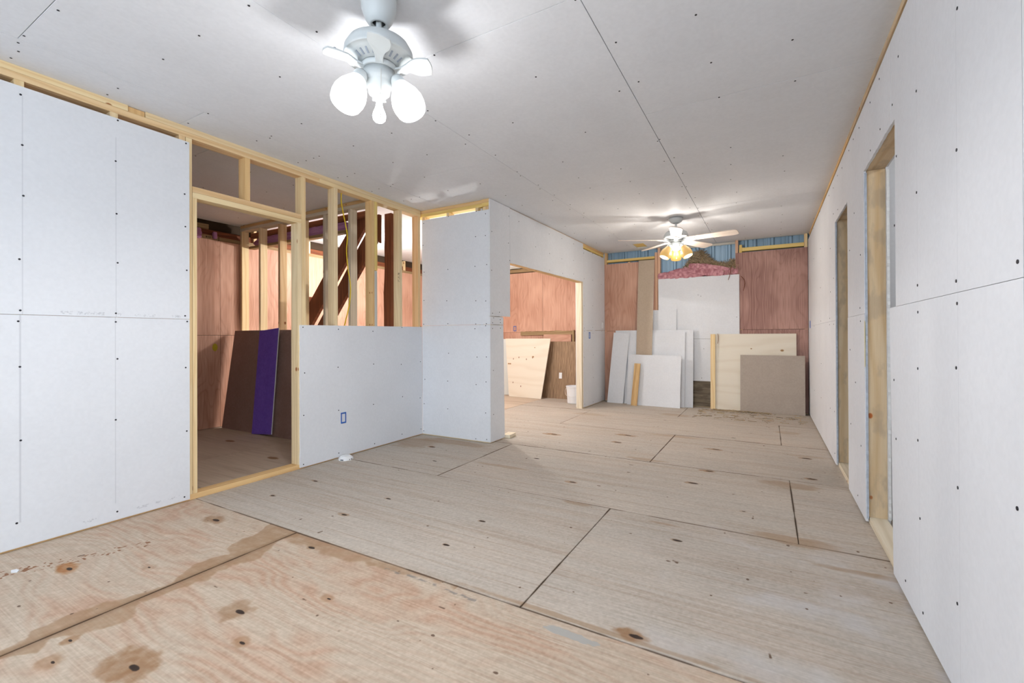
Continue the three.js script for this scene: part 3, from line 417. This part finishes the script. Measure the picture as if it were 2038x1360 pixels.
// ---------------------------------------------------------------- REAR WALL behind the camera with two windows
const wrear = thing('wall_front', 'drywall wall behind the viewer with two wide windows', 'wall', [0, 0, 0], { kind: 'structure' });
{
  const wins = [[-3.3, -1.6, .25, 2.3], [-1.35, .35, .25, 2.3]];
  outline(wrear, 'drywall_sheet', [[-3.42, 0], [.5, 0], [.5, H], [-3.42, H]], REAR - .12, REAR, 'x', drywall, { holes: wins.map(([a, b, y0, y1]) => [[a, y0], [a, y1], [b, y1], [b, y0]]) });
  piece(wrear, 'drywall_sheet', [-6.1, -3.42, 0, 2.6, REAR - .12, REAR - .01], drywall, 'y'); piece(wrear, 'drywall_sheet', [.5, .62, 0, 2.6, REAR - .12, REAR - .01], drywall, 'y');
  const windowIn = (n, label, at, turn, hw, hh) => {
    const w = thing(`window_${n}`, label, 'window', at, { kind: 'structure', turn });
    piece(w, 'frame', [-hw, hw, 0, .04, -.03, .03], whitePlastic); piece(w, 'frame', [-hw, hw, hh - .04, hh, -.03, .03], whitePlastic); piece(w, 'frame', [-hw, -hw + .04, .04, hh - .04, -.03, .03], whitePlastic); piece(w, 'frame', [hw - .04, hw, .04, hh - .04, -.03, .03], whitePlastic);
    piece(w, 'mullion', [-.02, .02, .04, hh - .04, -.025, .025], whitePlastic);
    const glass = new THREE.MeshPhysicalMaterial({ color: 0xffffff, transmission: 1, thickness: 0, roughness: 0, ior: 1.45 });
    for (const s of [-1, 1]) { const m = part(w, 'pane', new THREE.PlaneGeometry(hw - .06, hh - .08), glass); m.position.set(s * (hw / 2 - .01), hh / 2, 0); m.castShadow = false; }
  };
  wins.forEach(([a, b, y0, y1], i) => windowIn(i + 1, `white framed window ${i ? 'next to the right wall' : 'next to the left wall'} behind the viewer`, [(a + b) / 2, y0, REAR - .06], 0, (b - a) / 2, y1 - y0));
  windowIn(3, 'white framed window in the right wall behind the viewer', [XR + .057, .5, -1.8], Math.PI / 2, .95, 1.75);
}

// ---------------------------------------------------------------- CEILING FANS
const fanWhite = std({ color: 0xcdd2d3, roughness: 0.35 }), fanBlade = woodMat(woodTexture(91, [238, 224, 212], [222, 202, 186], { rings: 14, fleck: .25 }), 2.4, .6, { roughness: .5 }), chain = std({ color: 0xd8d6d0, roughness: .3, metalness: .7 }), slotMat = std({ color: 0x9aa2ae, roughness: .7 });
function lathe(pts, seg = 40) { return new THREE.LatheGeometry(pts.map(([r, y]) => new THREE.Vector2(Math.max(r, 1e-4), y)), seg); }
function tube(pts, r, seg = 20, rad = 8) { return new THREE.TubeGeometry(new THREE.CatmullRomCurve3(pts.map((p) => new THREE.Vector3(...p))), seg, r, rad, false); }
function makeFan(label, [x, d], { canopyH, rodY, motorBot, blades, warm, power, facing, bare = -1, canopyR = .075, lit = 1, spot = 0 }) {
  const f = thing('ceiling_fan', label, 'ceiling fan', [x, 0, d], { turn: facing }); // local +z points at the viewer's side
  part(f, 'canopy', lathe([[.0, H], [canopyR, H], [canopyR, H - .02], [canopyR * .96, H - canopyH * .45], [canopyR * .78, H - canopyH * .78], [.042, H - canopyH], [.03, H - canopyH], [.027, H - canopyH + .012]]), fanWhite);
  part(f, 'downrod', new THREE.CylinderGeometry(.0125, .0125, H - rodY + .01 - .02, 16).translate(0, (H - .02 + rodY - .01) / 2, 0), fanWhite);
  const mt = rodY, mb = motorBot, mh = mt - mb;
  part(f, 'motor_housing', lathe([[.0, mt], [.03, mt], [.045, mt - mh * .05], [.09, mt - mh * .18], [.125, mt - mh * .42], [.14, mt - mh * .7], [.1425, mb + .006], [.1425, mb], [.138, mb - .003], [.134, mb - .001], [.130, mb - .004], [.118, mb - .004], [.075, mb - .03], [.0, mb - .03]], 56), fanWhite);
  const slots = []; for (let i = 0; i < 25; i++) { if (i % 5 === 0) continue; const g = new THREE.BoxGeometry(.007, .004, .026); g.rotateX(-.545); g.translate(0, mb - .0175, .0965); g.rotateY((i / 25) * Math.PI * 2); slots.push(g); }
  part(f, 'vent_slots', mergeGeometries(slots), slotMat, { kind: 'stuff' });
  const ry = mb - .046; // blade ring
  part(f, 'blade_ring', lathe([[.0, ry + .016], [.072, ry + .016], [.074, ry + .008], [.074, ry - .004], [.066, ry - .008], [.0, ry - .008]]), fanWhite);
  for (let i = 0; i < 5; i++) {
    const a = i / 5 * Math.PI * 2, arm = new THREE.Group(); arm.name = 'blade_arm'; arm.rotation.y = a; f.add(arm);
    const s = new THREE.Shape(); s.moveTo(-.014, .06); s.bezierCurveTo(-.012, .10, -.016, .115, -.034, .14); s.bezierCurveTo(-.046, .165, -.046, .19, -.04, .215); s.quadraticCurveTo(0, .232, .04, .215); s.bezierCurveTo(.046, .19, .046, .165, .034, .14); s.bezierCurveTo(.016, .115, .012, .10, .014, .06); s.closePath();
    const g = new THREE.ExtrudeGeometry(s, { depth: .004, bevelEnabled: true, bevelSize: .002, bevelThickness: .002, bevelSegments: 2, curveSegments: 8 });
    g.rotateX(Math.PI / 2); // shape y -> z
    const p = g.attributes.position; for (let k = 0; k < p.count; k++) { const z = p.getZ(k), tw = smooth(.09, .17, z) * -.21, X = p.getX(k), Y = p.getY(k); p.setXYZ(k, X * Math.cos(tw) - Y * Math.sin(tw), X * Math.sin(tw) + Y * Math.cos(tw) + .012 * smooth(.07, .14, z), z); } g.computeVertexNormals();
    const iron = part(arm, 'blade_iron', g, fanWhite); iron.position.y = ry;
    if (!blades) { const kn = []; for (const sx of [-1, 1]) kn.push(new THREE.CylinderGeometry(.005, .005, .006, 10).translate(sx * .022, .02 - sx * .0045, .185)); kn.push(new THREE.CylinderGeometry(.005, .005, .006, 10).translate(0, .02, .15)); part(arm, 'iron_screws', mergeGeometries(kn), slotMat, { kind: 'stuff' }).position.y = ry; }
    if (blades) {
      const b = new THREE.Shape(); b.moveTo(-.052, .15); b.lineTo(-.07, .62); b.quadraticCurveTo(-.068, .685, -.035, .69); b.lineTo(.035, .69); b.quadraticCurveTo(.068, .685, .07, .62); b.lineTo(.052, .15); b.closePath();
      const bg = new THREE.ExtrudeGeometry(b, { depth: .006, bevelEnabled: true, bevelSize: .0015, bevelThickness: .0015, bevelSegments: 1, curveSegments: 8 }); bg.rotateX(Math.PI / 2); bg.rotateZ(-.21); metricUV(bg, 'z', [rand(), rand()]);
      part(arm, 'blade', bg, fanBlade).position.y = ry + .021;
    }
  }
  const sy = ry - .008; // switch housing and light fitter
  part(f, 'switch_housing', lathe([[.0, sy], [.0655, sy], [.0655, sy - .035], [.061, sy - .045], [.055, sy - .05], [.055, sy - .062], [.046, sy - .075], [.044, sy - .092], [.03, sy - .104], [.0, sy - .106]]), fanWhite);
  const col = warm ? new THREE.Color(1, .93, .84) : new THREE.Color(.99, .99, 1);
  const shadeMat = new THREE.MeshPhysicalMaterial({ color: warm ? 0x6b4d1e : 0xd8d8d8, roughness: .4, emissive: warm ? new THREE.Color(1, .62, .2) : new THREE.Color(1, .99, .97), emissiveIntensity: (warm ? .55 : .9) * lit });
  const bulbMat = std({ color: 0xffffff, emissive: warm ? new THREE.Color(1, .9, .72) : new THREE.Color(1, 1, .98), emissiveIntensity: 3.2 * lit });
  for (let i = 0; i < 3; i++) {
    const a = Math.PI + i / 3 * Math.PI * 2, L = new THREE.Group(); L.name = 'light_arm'; f.add(L); L.rotation.y = a;
    part(L, 'arm_tube', tube([[0, sy - .045, .04], [0, sy - .035, .06], [0, sy - .042, .08]], .011), fanWhite);
    const head = new THREE.Object3D(); const tilt = -.45, O = new THREE.Vector3(0, sy - .038, .08);
    const place = (g) => { g.rotateX(tilt); g.translate(O.x, O.y, O.z); return g; }; // axis points down, swung outwards
    part(L, 'socket', place(lathe([[.0, .006], [.02, .006], [.027, -.006], [.030, -.02], [.030, -.042], [.022, -.042], [.021, -.02], [.0, -.02]], 28)), fanWhite);
    const bg = lathe([[.0, -.03], [.0135, -.034], [.0135, -.05], [.017, -.066], [.026, -.085], [.030, -.101], [.026, -.119], [.014, -.129], [.0, -.1315]], 24);
    part(L, 'bulb', place(bg), bulbMat);
    if (i !== bare) part(L, 'glass_shade', place(lathe([[.0275, -.03], [.033, -.036], [.043, -.055], [.058, -.085], [.066, -.115], [.066, -.14], [.061, -.165], [.057, -.172], [.0545, -.171], [.0585, -.163], [.0632, -.14], [.0632, -.115], [.0555, -.086], [.041, -.057], [.031, -.039]], 40)), shadeMat);
    const lp = new THREE.Vector3(0, -.101, 0).applyAxisAngle(new THREE.Vector3(1, 0, 0), tilt).add(O);
    const pl = spot && i !== bare ? new THREE.SpotLight(col, spot, 0, 1.52, .3, 2) : new THREE.PointLight(col, power, 0, 2); // the opaque glass throws its light out of the open mouth
    if (pl.isSpotLight) { pl.target.position.copy(lp).add(new THREE.Vector3(0, -1, 0)); pl.target.name = 'lamp_target'; L.add(pl.target); }
    pl.position.copy(lp); pl.castShadow = true; pl.shadow.radius = 1.4; pl.shadow.mapSize.set(1024, 1024); pl.name = 'lamp_light'; L.add(pl);
  }
  const c1 = part(f, 'pull_chain', tube([[.006, sy - .02, .066], [.007, sy - .03, .071], [.007, sy - .10, .071], [.005, sy - .2, .071]], .0012, 12, 6), chain); part(f, 'chain_pull', lathe([[.0, .0], [.004, -.004], [.0055, -.014], [.003, -.024], [.0, -.025]], 12), chain).position.set(.005, sy - .2, .071);
  return f;
}
makeFan('white ceiling fan with no blades, two glowing glass shades and a bare bulb', [-1.43, 1.38], { canopyH: .115, rodY: 2.382, motorBot: 2.286, blades: false, warm: false, power: FAN_NEAR, facing: Math.atan2(1.43, 1.38), bare: 0, spot: SHADE_NEAR });
makeFan('five-bladed white ceiling fan with amber glass shades near the end wall', [-.97, 5.75], { canopyH: .066, rodY: 2.41, motorBot: 2.305, blades: true, warm: true, power: FAN_FAR, facing: Math.atan2(.97, 5.75), canopyR: .082 });
for (const [label, x, d, r, power] of [['round glowing pendant lamp in the side room behind the drywall return', -3.62, 5.2, .08, LAMP_SIDE], ['small glowing pendant lamp in the side room beyond the dark timber braces', -4.95, 4.62, .055, LAMP_SIDE_SMALL]]) {
  const t = thing('pendant_lamp', label, 'lamp', [x, 0, d]);
  part(t, 'canopy', lathe([[0, H], [.06, H], [.055, H - .02], [.012, H - .03], [0, H - .03]]), fanWhite); part(t, 'rod', new THREE.CylinderGeometry(.006, .006, .31, 12).translate(0, H - .18, 0), fanWhite);
  part(t, 'lamp_globe', new THREE.SphereGeometry(r, 28, 20).translate(0, 2.13, 0), std({ color: 0xffffff, emissive: new THREE.Color(1, .96, .9), emissiveIntensity: 2.5 }));
  const l = new THREE.PointLight(new THREE.Color(1, .985, .955), power, 0, 2); l.position.set(0, 2.13, 0); l.castShadow = true; l.shadow.radius = 2; l.name = 'lamp_light'; t.add(l);
}
{ // a small ceiling lamp serves the space behind the right doorways
  const t = thing('ceiling_lamp', 'round white ceiling lamp in the closet behind the right wall', 'lamp', [1.7, 0, 2.3]);
  part(t, 'base', lathe([[.0, H], [.12, H], [.12, H - .03], [.1, H - .035], [0, H - .035]]), fanWhite); part(t, 'lamp_globe', lathe([[.1, H - .035], [.11, H - .07], [.08, H - .12], [0, H - .14]]), std({ color: 0xffffff, emissive: 0xffffff, emissiveIntensity: 1.2 }));
  const l = new THREE.PointLight(new THREE.Color(1, .97, .93), LAMP_CLOSET, 0, 2); l.position.set(0, H - .09, 0); l.castShadow = true; l.shadow.radius = 3; t.add(l);
}

// ---------------------------------------------------------------- LOOSE SHEETS
// a sheet standing on the floor and leaning back: lower edge from (x0,d0) to (x1,d1), height, top offset into the wall, sideways lean
function leaning(name, label, category, [x0, d0], [x1, d1], h, back, mat, { t = DRY, core = null, roll = 0, grain = 'x', group, jag = 0, cut = null } = {}) {
  const w = Math.hypot(x1 - x0, d1 - d0), yaw = Math.atan2(d1 - d0, x1 - x0), a = Math.asin(back / h);
  const g = new THREE.Group(); g.position.set(x0, 0, -d0); g.rotation.order = 'YXZ'; g.rotation.y = yaw;
  top(g, name, label, category, undefined, group);
  const pts = cut ?? (jag ? [[0, 0], [w, 0], ...jagged([w, 0], [w, h], jag, .07, Math.round(w * 999)), ...jagged([w, h], [0, h], jag, .07, Math.round(h * 999))] : [[0, 0], [w, 0], [w, h], [0, h]]);
  const mk = (n, z0, z1, m) => { const me = outline(g, n, pts, -z1, -z0, 'x', m, { grain }); me.geometry.rotateZ(roll); me.geometry.rotateX(-a); me.geometry.computeVertexNormals(); return me; };
  if (core) { mk('gypsum_core', 0, t - .001, core); mk('paper_face', t - .0009, t, mat); } else mk('sheet', 0, t, mat);
  return g;
}
leaning('drywall_offcut', 'large white drywall sheet, rearmost of the stack leaning by the long tan strip', 'drywall sheet', [-2.24, 7.40], [-1.01, 7.395], 1.205, .085, drywall);
leaning('drywall_offcut', 'nearly square white drywall piece standing behind the low stack, top right of the tan strip', 'drywall sheet', [-1.63, 7.507], [-1.268, 7.507], 1.53, .02, drywall, { jag: .002 });
leaning('drywall_offcut', 'tall narrow drywall strip showing its tan paper back', 'drywall strip', [-1.885, 7.332], [-1.632, 7.332], 2.365, .19, tanPaper, { core: gypsum, roll: -.012 });
leaning('drywall_offcut', 'wide white drywall sheet in the middle of the stack behind the short piece', 'drywall sheet', [-2.06, 7.365], [-1.128, 7.355], 1.17, .10, drywall, { jag: .0015 });
leaning('drywall_offcut', 'narrow white drywall sheet leaning next to the reddish plywood corner', 'drywall sheet', [-2.35, 7.35], [-2.082, 7.34], 1.175, .095, drywall, { roll: -.075 });
leaning('drywall_offcut', 'short wide white drywall piece at the front of the stack behind the wood stick', 'drywall sheet', [-2.0, 7.29], [-1.175, 7.25], .812, .06, drywall, { jag: .003, roll: -.01 });
leaning('wood_stick', 'short flat scrap of tan chipboard leaning on the front drywall piece', 'wood scrap', [-1.915, 7.21], [-1.82, 7.205], .675, .07, osbEdge, { t: .016, grain: 'y', roll: -.06 });
leaning('plywood_sheet', 'large cream plywood sheet leaning behind the grey-brown board', 'plywood', [-.745, 7.46], [.345, 7.455], 1.135, .06, creamPly, { t: .015 });
{ const p = scene.children.at(-1); p.userData.label = 'large cream plywood sheet leaning behind the grey-brown board'; }
leaning('wood_batten', 'narrow pale wood batten standing at the edge of the cream plywood', 'wood scrap', [-.765, 7.44], [-.70, 7.44], 1.132, .04, pineMats[0], { t: .02, grain: 'y' });
leaning('drywall_offcut', 'grey-brown drywall board with its paper back showing before the cream plywood', 'drywall sheet', [-.36, 7.405], [.44, 7.375], .825, .045, greyPaper, { core: gypsum });
leaning('plywood_sheet', 'cream plywood sheet with four knots leaning in the side room', 'plywood', [-4.24, 7.24], [-3.47, 7.17], 1.085, .19, creamPly, { t: .015, cut: [[.06, 0], [.75, 0], [.84, 1.085], [-.15, 1.085]] });
{ const p = scene.children.at(-1); for (const [x, y] of [[.08, .70], [.20, .73], [.37, .70], [.50, .73], [.12, .26], [.30, .2]]) { const k = part(p, 'knot', new THREE.CylinderGeometry(.009, .009, .003, 10).scale(.8, 1, 1.7).rotateX(Math.PI / 2), darkTimber); k.position.set(x, y * .985 + .002, -y * .175 + .0152); k.rotation.x = -.176; } }
leaning('brown_panel', 'dark brown wood-grain wall panel leaning in the side room', 'panel', [-3.62, 7.37], [-2.93, 7.36], 1.02, .1, brownPanel, { t: .006, grain: 'y' });
{ const n = scene.children.at(-1); const g = new THREE.BoxGeometry(.055, .105, .004); const m = part(n, 'white_tag', g, whitePlastic); m.position.set(.40, .41, .012 - .041); m.rotation.x = -.0982; }
outline(wb, 'rough_rail', [[-4.10, 1.13], ...jagged([-4.10, 1.13], [-3.02, 1.138], .004, .05, 71), [-3.02, 1.215], ...jagged([-3.02, 1.215], [-4.10, 1.205], .006, .04, 72)], ZB - .022, ZB - .0005, 'x', roughBoard);
leaning('short_plank', 'smooth pinkish plank above the dark brown panel in the side room', 'plank', [-3.60, 7.495], [-3.06, 7.495], 1.145, .03, luan, { t: .02 });
leaning('drywall_offcut', 'wide dark brown drywall sheet leaning on the open studs behind the doorway', 'drywall sheet', [-5.855, 3.06], [-3.62, 3.06], 1.205, .16, brownPaper, { core: gypsum });
leaning('drywall_offcut', 'purple drywall strip with white edges leaning on the dark brown sheet', 'drywall strip', [-5.165, 3.025], [-4.79, 3.018], 1.20, .155, purplePaper, { core: gypsum, roll: .085 });
{ // creased plastic sheet beside the cream plywood
  const g = new THREE.PlaneGeometry(.42, 1.06, 14, 30), p = g.attributes.position; for (let i = 0; i < p.count; i++) { const x = p.getX(i), y = p.getY(i) + .53; p.setXYZ(i, x + .02 * Math.sin(y * 5), y, .03 * fbm(x * 9, y * 3, 75, 3) + .015 * Math.sin(x * 22 + y * 2) + .1 * (1 - y / 1.06)); } g.computeVertexNormals();
  const m = shadows(new THREE.Mesh(g, std({ color: 0xd9dcd8, roughness: .45, side: THREE.DoubleSide }))); m.position.set(-4.47, .003, -7.51); top(m, 'plastic_sheet', 'crumpled pale plastic sheet hanging beside the knotty cream plywood', 'plastic sheet');
}
{ const b = thing('bucket', 'white plastic bucket standing behind the opening post', 'bucket', [-2.80, 0, 7.0]); part(b, 'pail', lathe([[.0, .0], [.11, .0], [.115, .01], [.132, .27], [.14, .27], [.14, .285], [.132, .285], [.128, .28], [.11, .02], [.0, .018]], 36), whitePlastic); part(b, 'handle', tube([[-.14, .26, 0], [-.145, .2, .05], [-.1, .14, .11], [0, .12, .14], [.1, .14, .11], [.145, .2, .05], [.14, .26, 0]], .003), chain); }

// ---------------------------------------------------------------- TIMBER, INSULATION, STRAW, CABLE, BOXES
{
  const t = thing('timber_brace', 'dark brown timber post with two parallel slanting braces behind the bare studs', 'timber', [-3.61, 0, 3.635]);
  const P = (name, pts, d0, d1) => { const m = outline(t, name, pts.map(([x, y]) => [x + 3.61, y]), d0 - 3.635, d1 - 3.635, 'x', darkTimber, { grain: 'y' }); return m; };
  P('post', [[-3.665, 0], [-3.56, 0], [-3.563, 1.4], [-3.56, 2.46], [-3.655, 2.46], [-3.66, 2.1], [-3.655, 1.9], [-3.662, 1.75], [-3.674, 1.6], [-3.67, 1.4]], 3.60, 3.67);
  P('brace', [[-4.82, 1.465], [-3.97, 2.44], [-3.71, 2.44], [-4.82, 1.155]], 3.475, 3.515); P('brace', [[-4.82, 1.01], [-3.66, 2.42], [-3.66, 2.13], [-4.82, .745]], 3.475, 3.515);
  P('corbel', [[-3.80, 2.44], [-3.66, 2.44], [-3.66, 2.13], [-3.70, 2.22], [-3.76, 2.30]], 3.52, 3.56); P('short_post', [[-4.92, 0], [-4.83, 0], [-4.83, 1.6], [-4.92, 1.6]], 3.475, 3.56);
}
function lumpy(w, h, dp, seed, nx, ny, { peak = null, top: tp = null } = {}) { // a soft mass with a flat back
  const g = new THREE.SphereGeometry(1, nx, ny), p = g.attributes.position; for (let i = 0; i < p.count; i++) { const v = new THREE.Vector3(p.getX(i), p.getY(i), p.getZ(i)); const s = 1 / Math.max(Math.abs(v.x), Math.abs(v.y), Math.abs(v.z)) * .55 + .45; v.multiplyScalar(s); const k = .82 + .36 * fbm(v.x * w * 14 + 3, v.y * h * 16 + v.z * 3, seed, 3) + .16 * (fbm(v.x * w * 50, v.y * h * 50 + v.z * 5, seed + 3, 2) - .5); const x = v.x * w / 2, cx = tp ? tp(x) : 1; p.setXYZ(i, x, v.y * h / 2 * (v.y > 0 ? cx : 1) * k, v.z * dp / 2 * k); } g.computeVertexNormals(); return g;
}
{ // folded batt: overlapping soft rolls merged into one mass
  const gs = []; for (const [x, y, w, h, dp, rot, sd] of [[-1.42, 2.08, .30, .12, .09, .05, 1], [-1.24, 2.10, .34, .15, .10, .12, 2], [-1.02, 2.11, .36, .17, .10, -.1, 3], [-.92, 2.19, .36, .10, .11, -.12, 4], [-.76, 2.11, .40, .17, .10, -.16, 5], [-.55, 2.09, .30, .13, .09, -.1, 6], [-1.10, 2.06, .5, .09, .11, .02, 7], [-.66, 2.15, .34, .07, .11, -.25, 8], [-1.33, 2.055, .4, .07, .1, 0, 9], [-.45, 2.08, .14, .1, .08, 0, 10]]) { const g = lumpy(w, h, dp, 800 + sd, 44, 26); g.rotateZ(rot); g.translate(x + .965, y - 2.105, (sd % 3 - 1) * .008); metricUV(g, 'x', [sd * .37, sd * .21]); gs.push(g); }
  const m = shadows(new THREE.Mesh(mergeGeometries(gs), pinkWool)); m.position.set(-.965, 2.105, -(ZB + .03)); top(m, 'insulation_batt', 'crumpled pink insulation stuffed above the drywall on the end wall', 'insulation');
}
{ const m = shadows(new THREE.Mesh(lumpy(1.9, .125, .08, 802, 90, 26), violetWool)); m.position.set(-4.93, 2.345, -3.46); top(m, 'insulation_batt', 'strip of pinkish purple insulation behind the open stud partition', 'insulation'); }
for (const [d, w, h, l] of [[2.80, .10, .13, 'larger fluffy tuft of pink insulation above the doorway plywood'], [3.0, .05, .09, 'smaller ragged tuft of pink insulation above the doorway plywood']]) { const m = shadows(new THREE.Mesh(lumpy(.05, h, w, Math.round(d * 100), 22, 16), violetWool)); m.position.set(XE + .002, 2.37, -d); top(m, 'insulation_tuft', l, 'insulation'); }
function strawMass(n, seed, fn, mat, rad = .0022) { const r = rng(seed), gs = []; for (let i = 0; i < n; i++) { const { p, dir, len } = fn(r, i); const g = new THREE.CylinderGeometry(rad * (.6 + r() * .7), rad * (.5 + r() * .5), len, 4, 1, false); const q = new THREE.Quaternion().setFromUnitVectors(new THREE.Vector3(0, 1, 0), dir.normalize()); g.applyQuaternion(q); g.translate(p.x, p.y, p.z); const c = new THREE.Color().setHSL(.075 + r() * .03, .28 + r() * .16, .13 + r() * .3), col = new Float32Array(g.attributes.position.count * 3); for (let k = 0; k < col.length; k += 3) { col[k] = c.r; col[k + 1] = c.g; col[k + 2] = c.b; } g.setAttribute('color', new THREE.BufferAttribute(col, 3)); gs.push(g); } return shadows(new THREE.Mesh(mergeGeometries(gs), mat)); }
const strawMat = std({ vertexColors: true, roughness: .9 });
{
  const topY = (x) => 2.20 + .23 * Math.exp(-(((x + .93) / .14) ** 2)) + .06 * smooth(-.55, -.42, x) - .0, botY = (x) => 2.13 - .08 * smooth(-.85, -.45, x) + .03 * Math.exp(-(((x + .97) / .2) ** 2));
  const m = strawMass(3200, 811, (r) => { const x = -1.14 + .71 * Math.pow(r(), .85), t = topY(x) - .05 * smooth(-1.02, -1.14, x), b = botY(x), y = b + (t - b) * Math.pow(r(), .8); return { p: new THREE.Vector3(x, y, -(ZB + .085 - .085 * r())), dir: new THREE.Vector3((r() - .5) * 1.6 + (y > 2.25 ? -.2 : 0), (r() - .45) * 1.1, (r() - .5) * .35), len: .05 + .11 * r() }; }, strawMat, .0032);
  top(m, 'straw_nest', 'dry straw bird nest heaped on the pink insulation', 'nest', 'stuff');
  const n = strawMass(340, 812, (r) => { const near = r() < .55, x = near ? -.72 + .75 * r() : -.9 + 1.3 * r(), d = near ? 7.40 - .14 * r() - .06 * Math.max(0, x + .4) : 7.3 - .75 * r(); return { p: new THREE.Vector3(x, .004 + .004 * r(), -d), dir: new THREE.Vector3(r() - .5, (r() - .5) * .05, (r() - .5) * .8), len: .03 + .08 * r() }; }, strawMat, .003);
  top(n, 'straw_litter', 'scattered straw and dry bits on the floor before the cream plywood', 'straw', 'stuff');
  for (const [pts, l] of [[[[-.475, 2.16, 7.53], [-.5, 2.02, 7.522], [-.52, 1.95, 7.521]], 'thin twig hanging from the nest over the drywall'], [[[-.35, 2.0, 7.538], [-.30, 1.93, 7.538], [-.30, 1.86, 7.54], [-.32, 1.78, 7.54]], 'thin twig dangling on the plum plywood beside the drywall'], [[[-.665, 1.14, 7.478], [-.655, 1.06, 7.47], [-.665, .99, 7.462]], 'thin twig caught on the top edge of the cream plywood']]) { const m = shadows(new THREE.Mesh(tube(pts.map(([x, y, d]) => [x, y, -d + (y < 1.2 ? .012 : 0)]), .0035, 12, 5), darkTimber)); top(m, 'twig', l, 'twig'); }
}
{ const m = shadows(new THREE.Mesh(tube([[-3.50, 2.47, 2.895], [-3.525, 2.40, 2.915], [-3.53, 2.17, 2.974], [-3.53, 2.085, 2.99], [-3.53, 1.938, 2.979], [-3.53, 1.75, 3.0], [-3.53, 1.604, 3.026], [-3.53, 1.42, 3.01], [-3.53, 1.26, 2.965], [-3.53, 1.1, 2.92], [-3.53, .7, 2.83], [-3.50, .43, 2.81]].map(([x, y, d]) => [x, y, -d]), .0055, 60, 8), std({ color: 0xf0d000, roughness: .5 }))); top(m, 'electrical_cable', 'yellow electrical cable hanging down between the bare studs', 'cable'); }
const boxHole = std({ color: 0xd6d3cc, roughness: .9 });
function electricalBox(label, [x, y, d], turn, mat = blueBox, inner = boxHole, h = .1) {
  const t = thing('electrical_box', label, 'outlet box', [x, y, d], { turn, group: undefined }); // local +z faces the room
  const w = .058, f = .009; piece(t, 'rim', [-w / 2, -w / 2 + f, -h / 2, h / 2, -.004, .05], mat, 'y', { bevel: .001 }); piece(t, 'rim', [w / 2 - f, w / 2, -h / 2, h / 2, -.004, .05], mat, 'y', { bevel: .001 }); piece(t, 'rim', [-w / 2 + f, w / 2 - f, h / 2 - f * 1.4, h / 2, -.004, .05], mat, 'y', { bevel: .001 }); piece(t, 'rim', [-w / 2 + f, w / 2 - f, -h / 2, -h / 2 + f * 1.4, -.004, .05], mat, 'y', { bevel: .001 }); piece(t, 'back', [-w / 2 + f, w / 2 - f, -h / 2 + .01, h / 2 - .01, .003, .01], inner, 'y', { bevel: 0 });
  return t;
}
electricalBox('blue outlet box low in the half wall beneath the bare studs', [XL, .363, 2.842], Math.PI / 2);
electricalBox('blue outlet box on the drywall post side of the wide opening', [-2.459, 1.122, 6.80], Math.PI / 2); electricalBox('white switch box near the end wall corner of the middle partition', [-2.449, 1.293, 7.42], Math.PI / 2, whitePlastic, boxHole);
electricalBox('blue outlet box on the reddish plywood of the side room', [-4.235, 1.262, ZB - .001], 0); electricalBox('blue outlet box in the far corner of the right wall', [XR, 1.255, 7.25], -Math.PI / 2);
{ // small fixings lying about
  const c = thing('light_base_cap', 'white octagonal plastic lamp base lying at the foot of the half wall', 'plastic cap', [-3.335, 0, 2.80]);
  part(c, 'dome', new THREE.CylinderGeometry(.045, .062, .016, 8).translate(0, .026, 0), whitePlastic); part(c, 'rim', new THREE.CylinderGeometry(.064, .066, .018, 8).translate(0, .009, 0), whitePlastic); for (const a of [.3, 1.6]) { const m = part(c, 'slot', new THREE.BoxGeometry(.028, .008, .004), screwMat); m.position.set(Math.sin(a) * .0605, .008, Math.cos(a) * .0605); m.rotation.y = a; }
  const b = new THREE.Mesh(metricUV(new RoundedBoxGeometry(.09, .038, .16, 1, .003), 'z', [.3, .1]), palePine); shadows(b); b.position.set(-2.50 + .01, .019, -4.30); b.rotation.y = .1; top(b, 'wood_block', 'short pale wood block on the floor at the near opening edge', 'wood scrap');
  const s = new THREE.Shape(); s.moveTo(-.022, -.008); s.lineTo(.004, -.014); s.lineTo(.024, .002); s.lineTo(.008, .012); s.lineTo(-.016, .009); s.closePath(); const k = new THREE.Mesh(new THREE.ExtrudeGeometry(s, { depth: .004, bevelEnabled: false }).rotateX(-Math.PI / 2), plasterMat); shadows(k); k.position.set(-3.114, 0.0005, -.689); top(k, 'drywall_crumb', 'small white drywall crumb lying on the floor by the left wall', 'debris');
}

renderer.render(scene, camera);
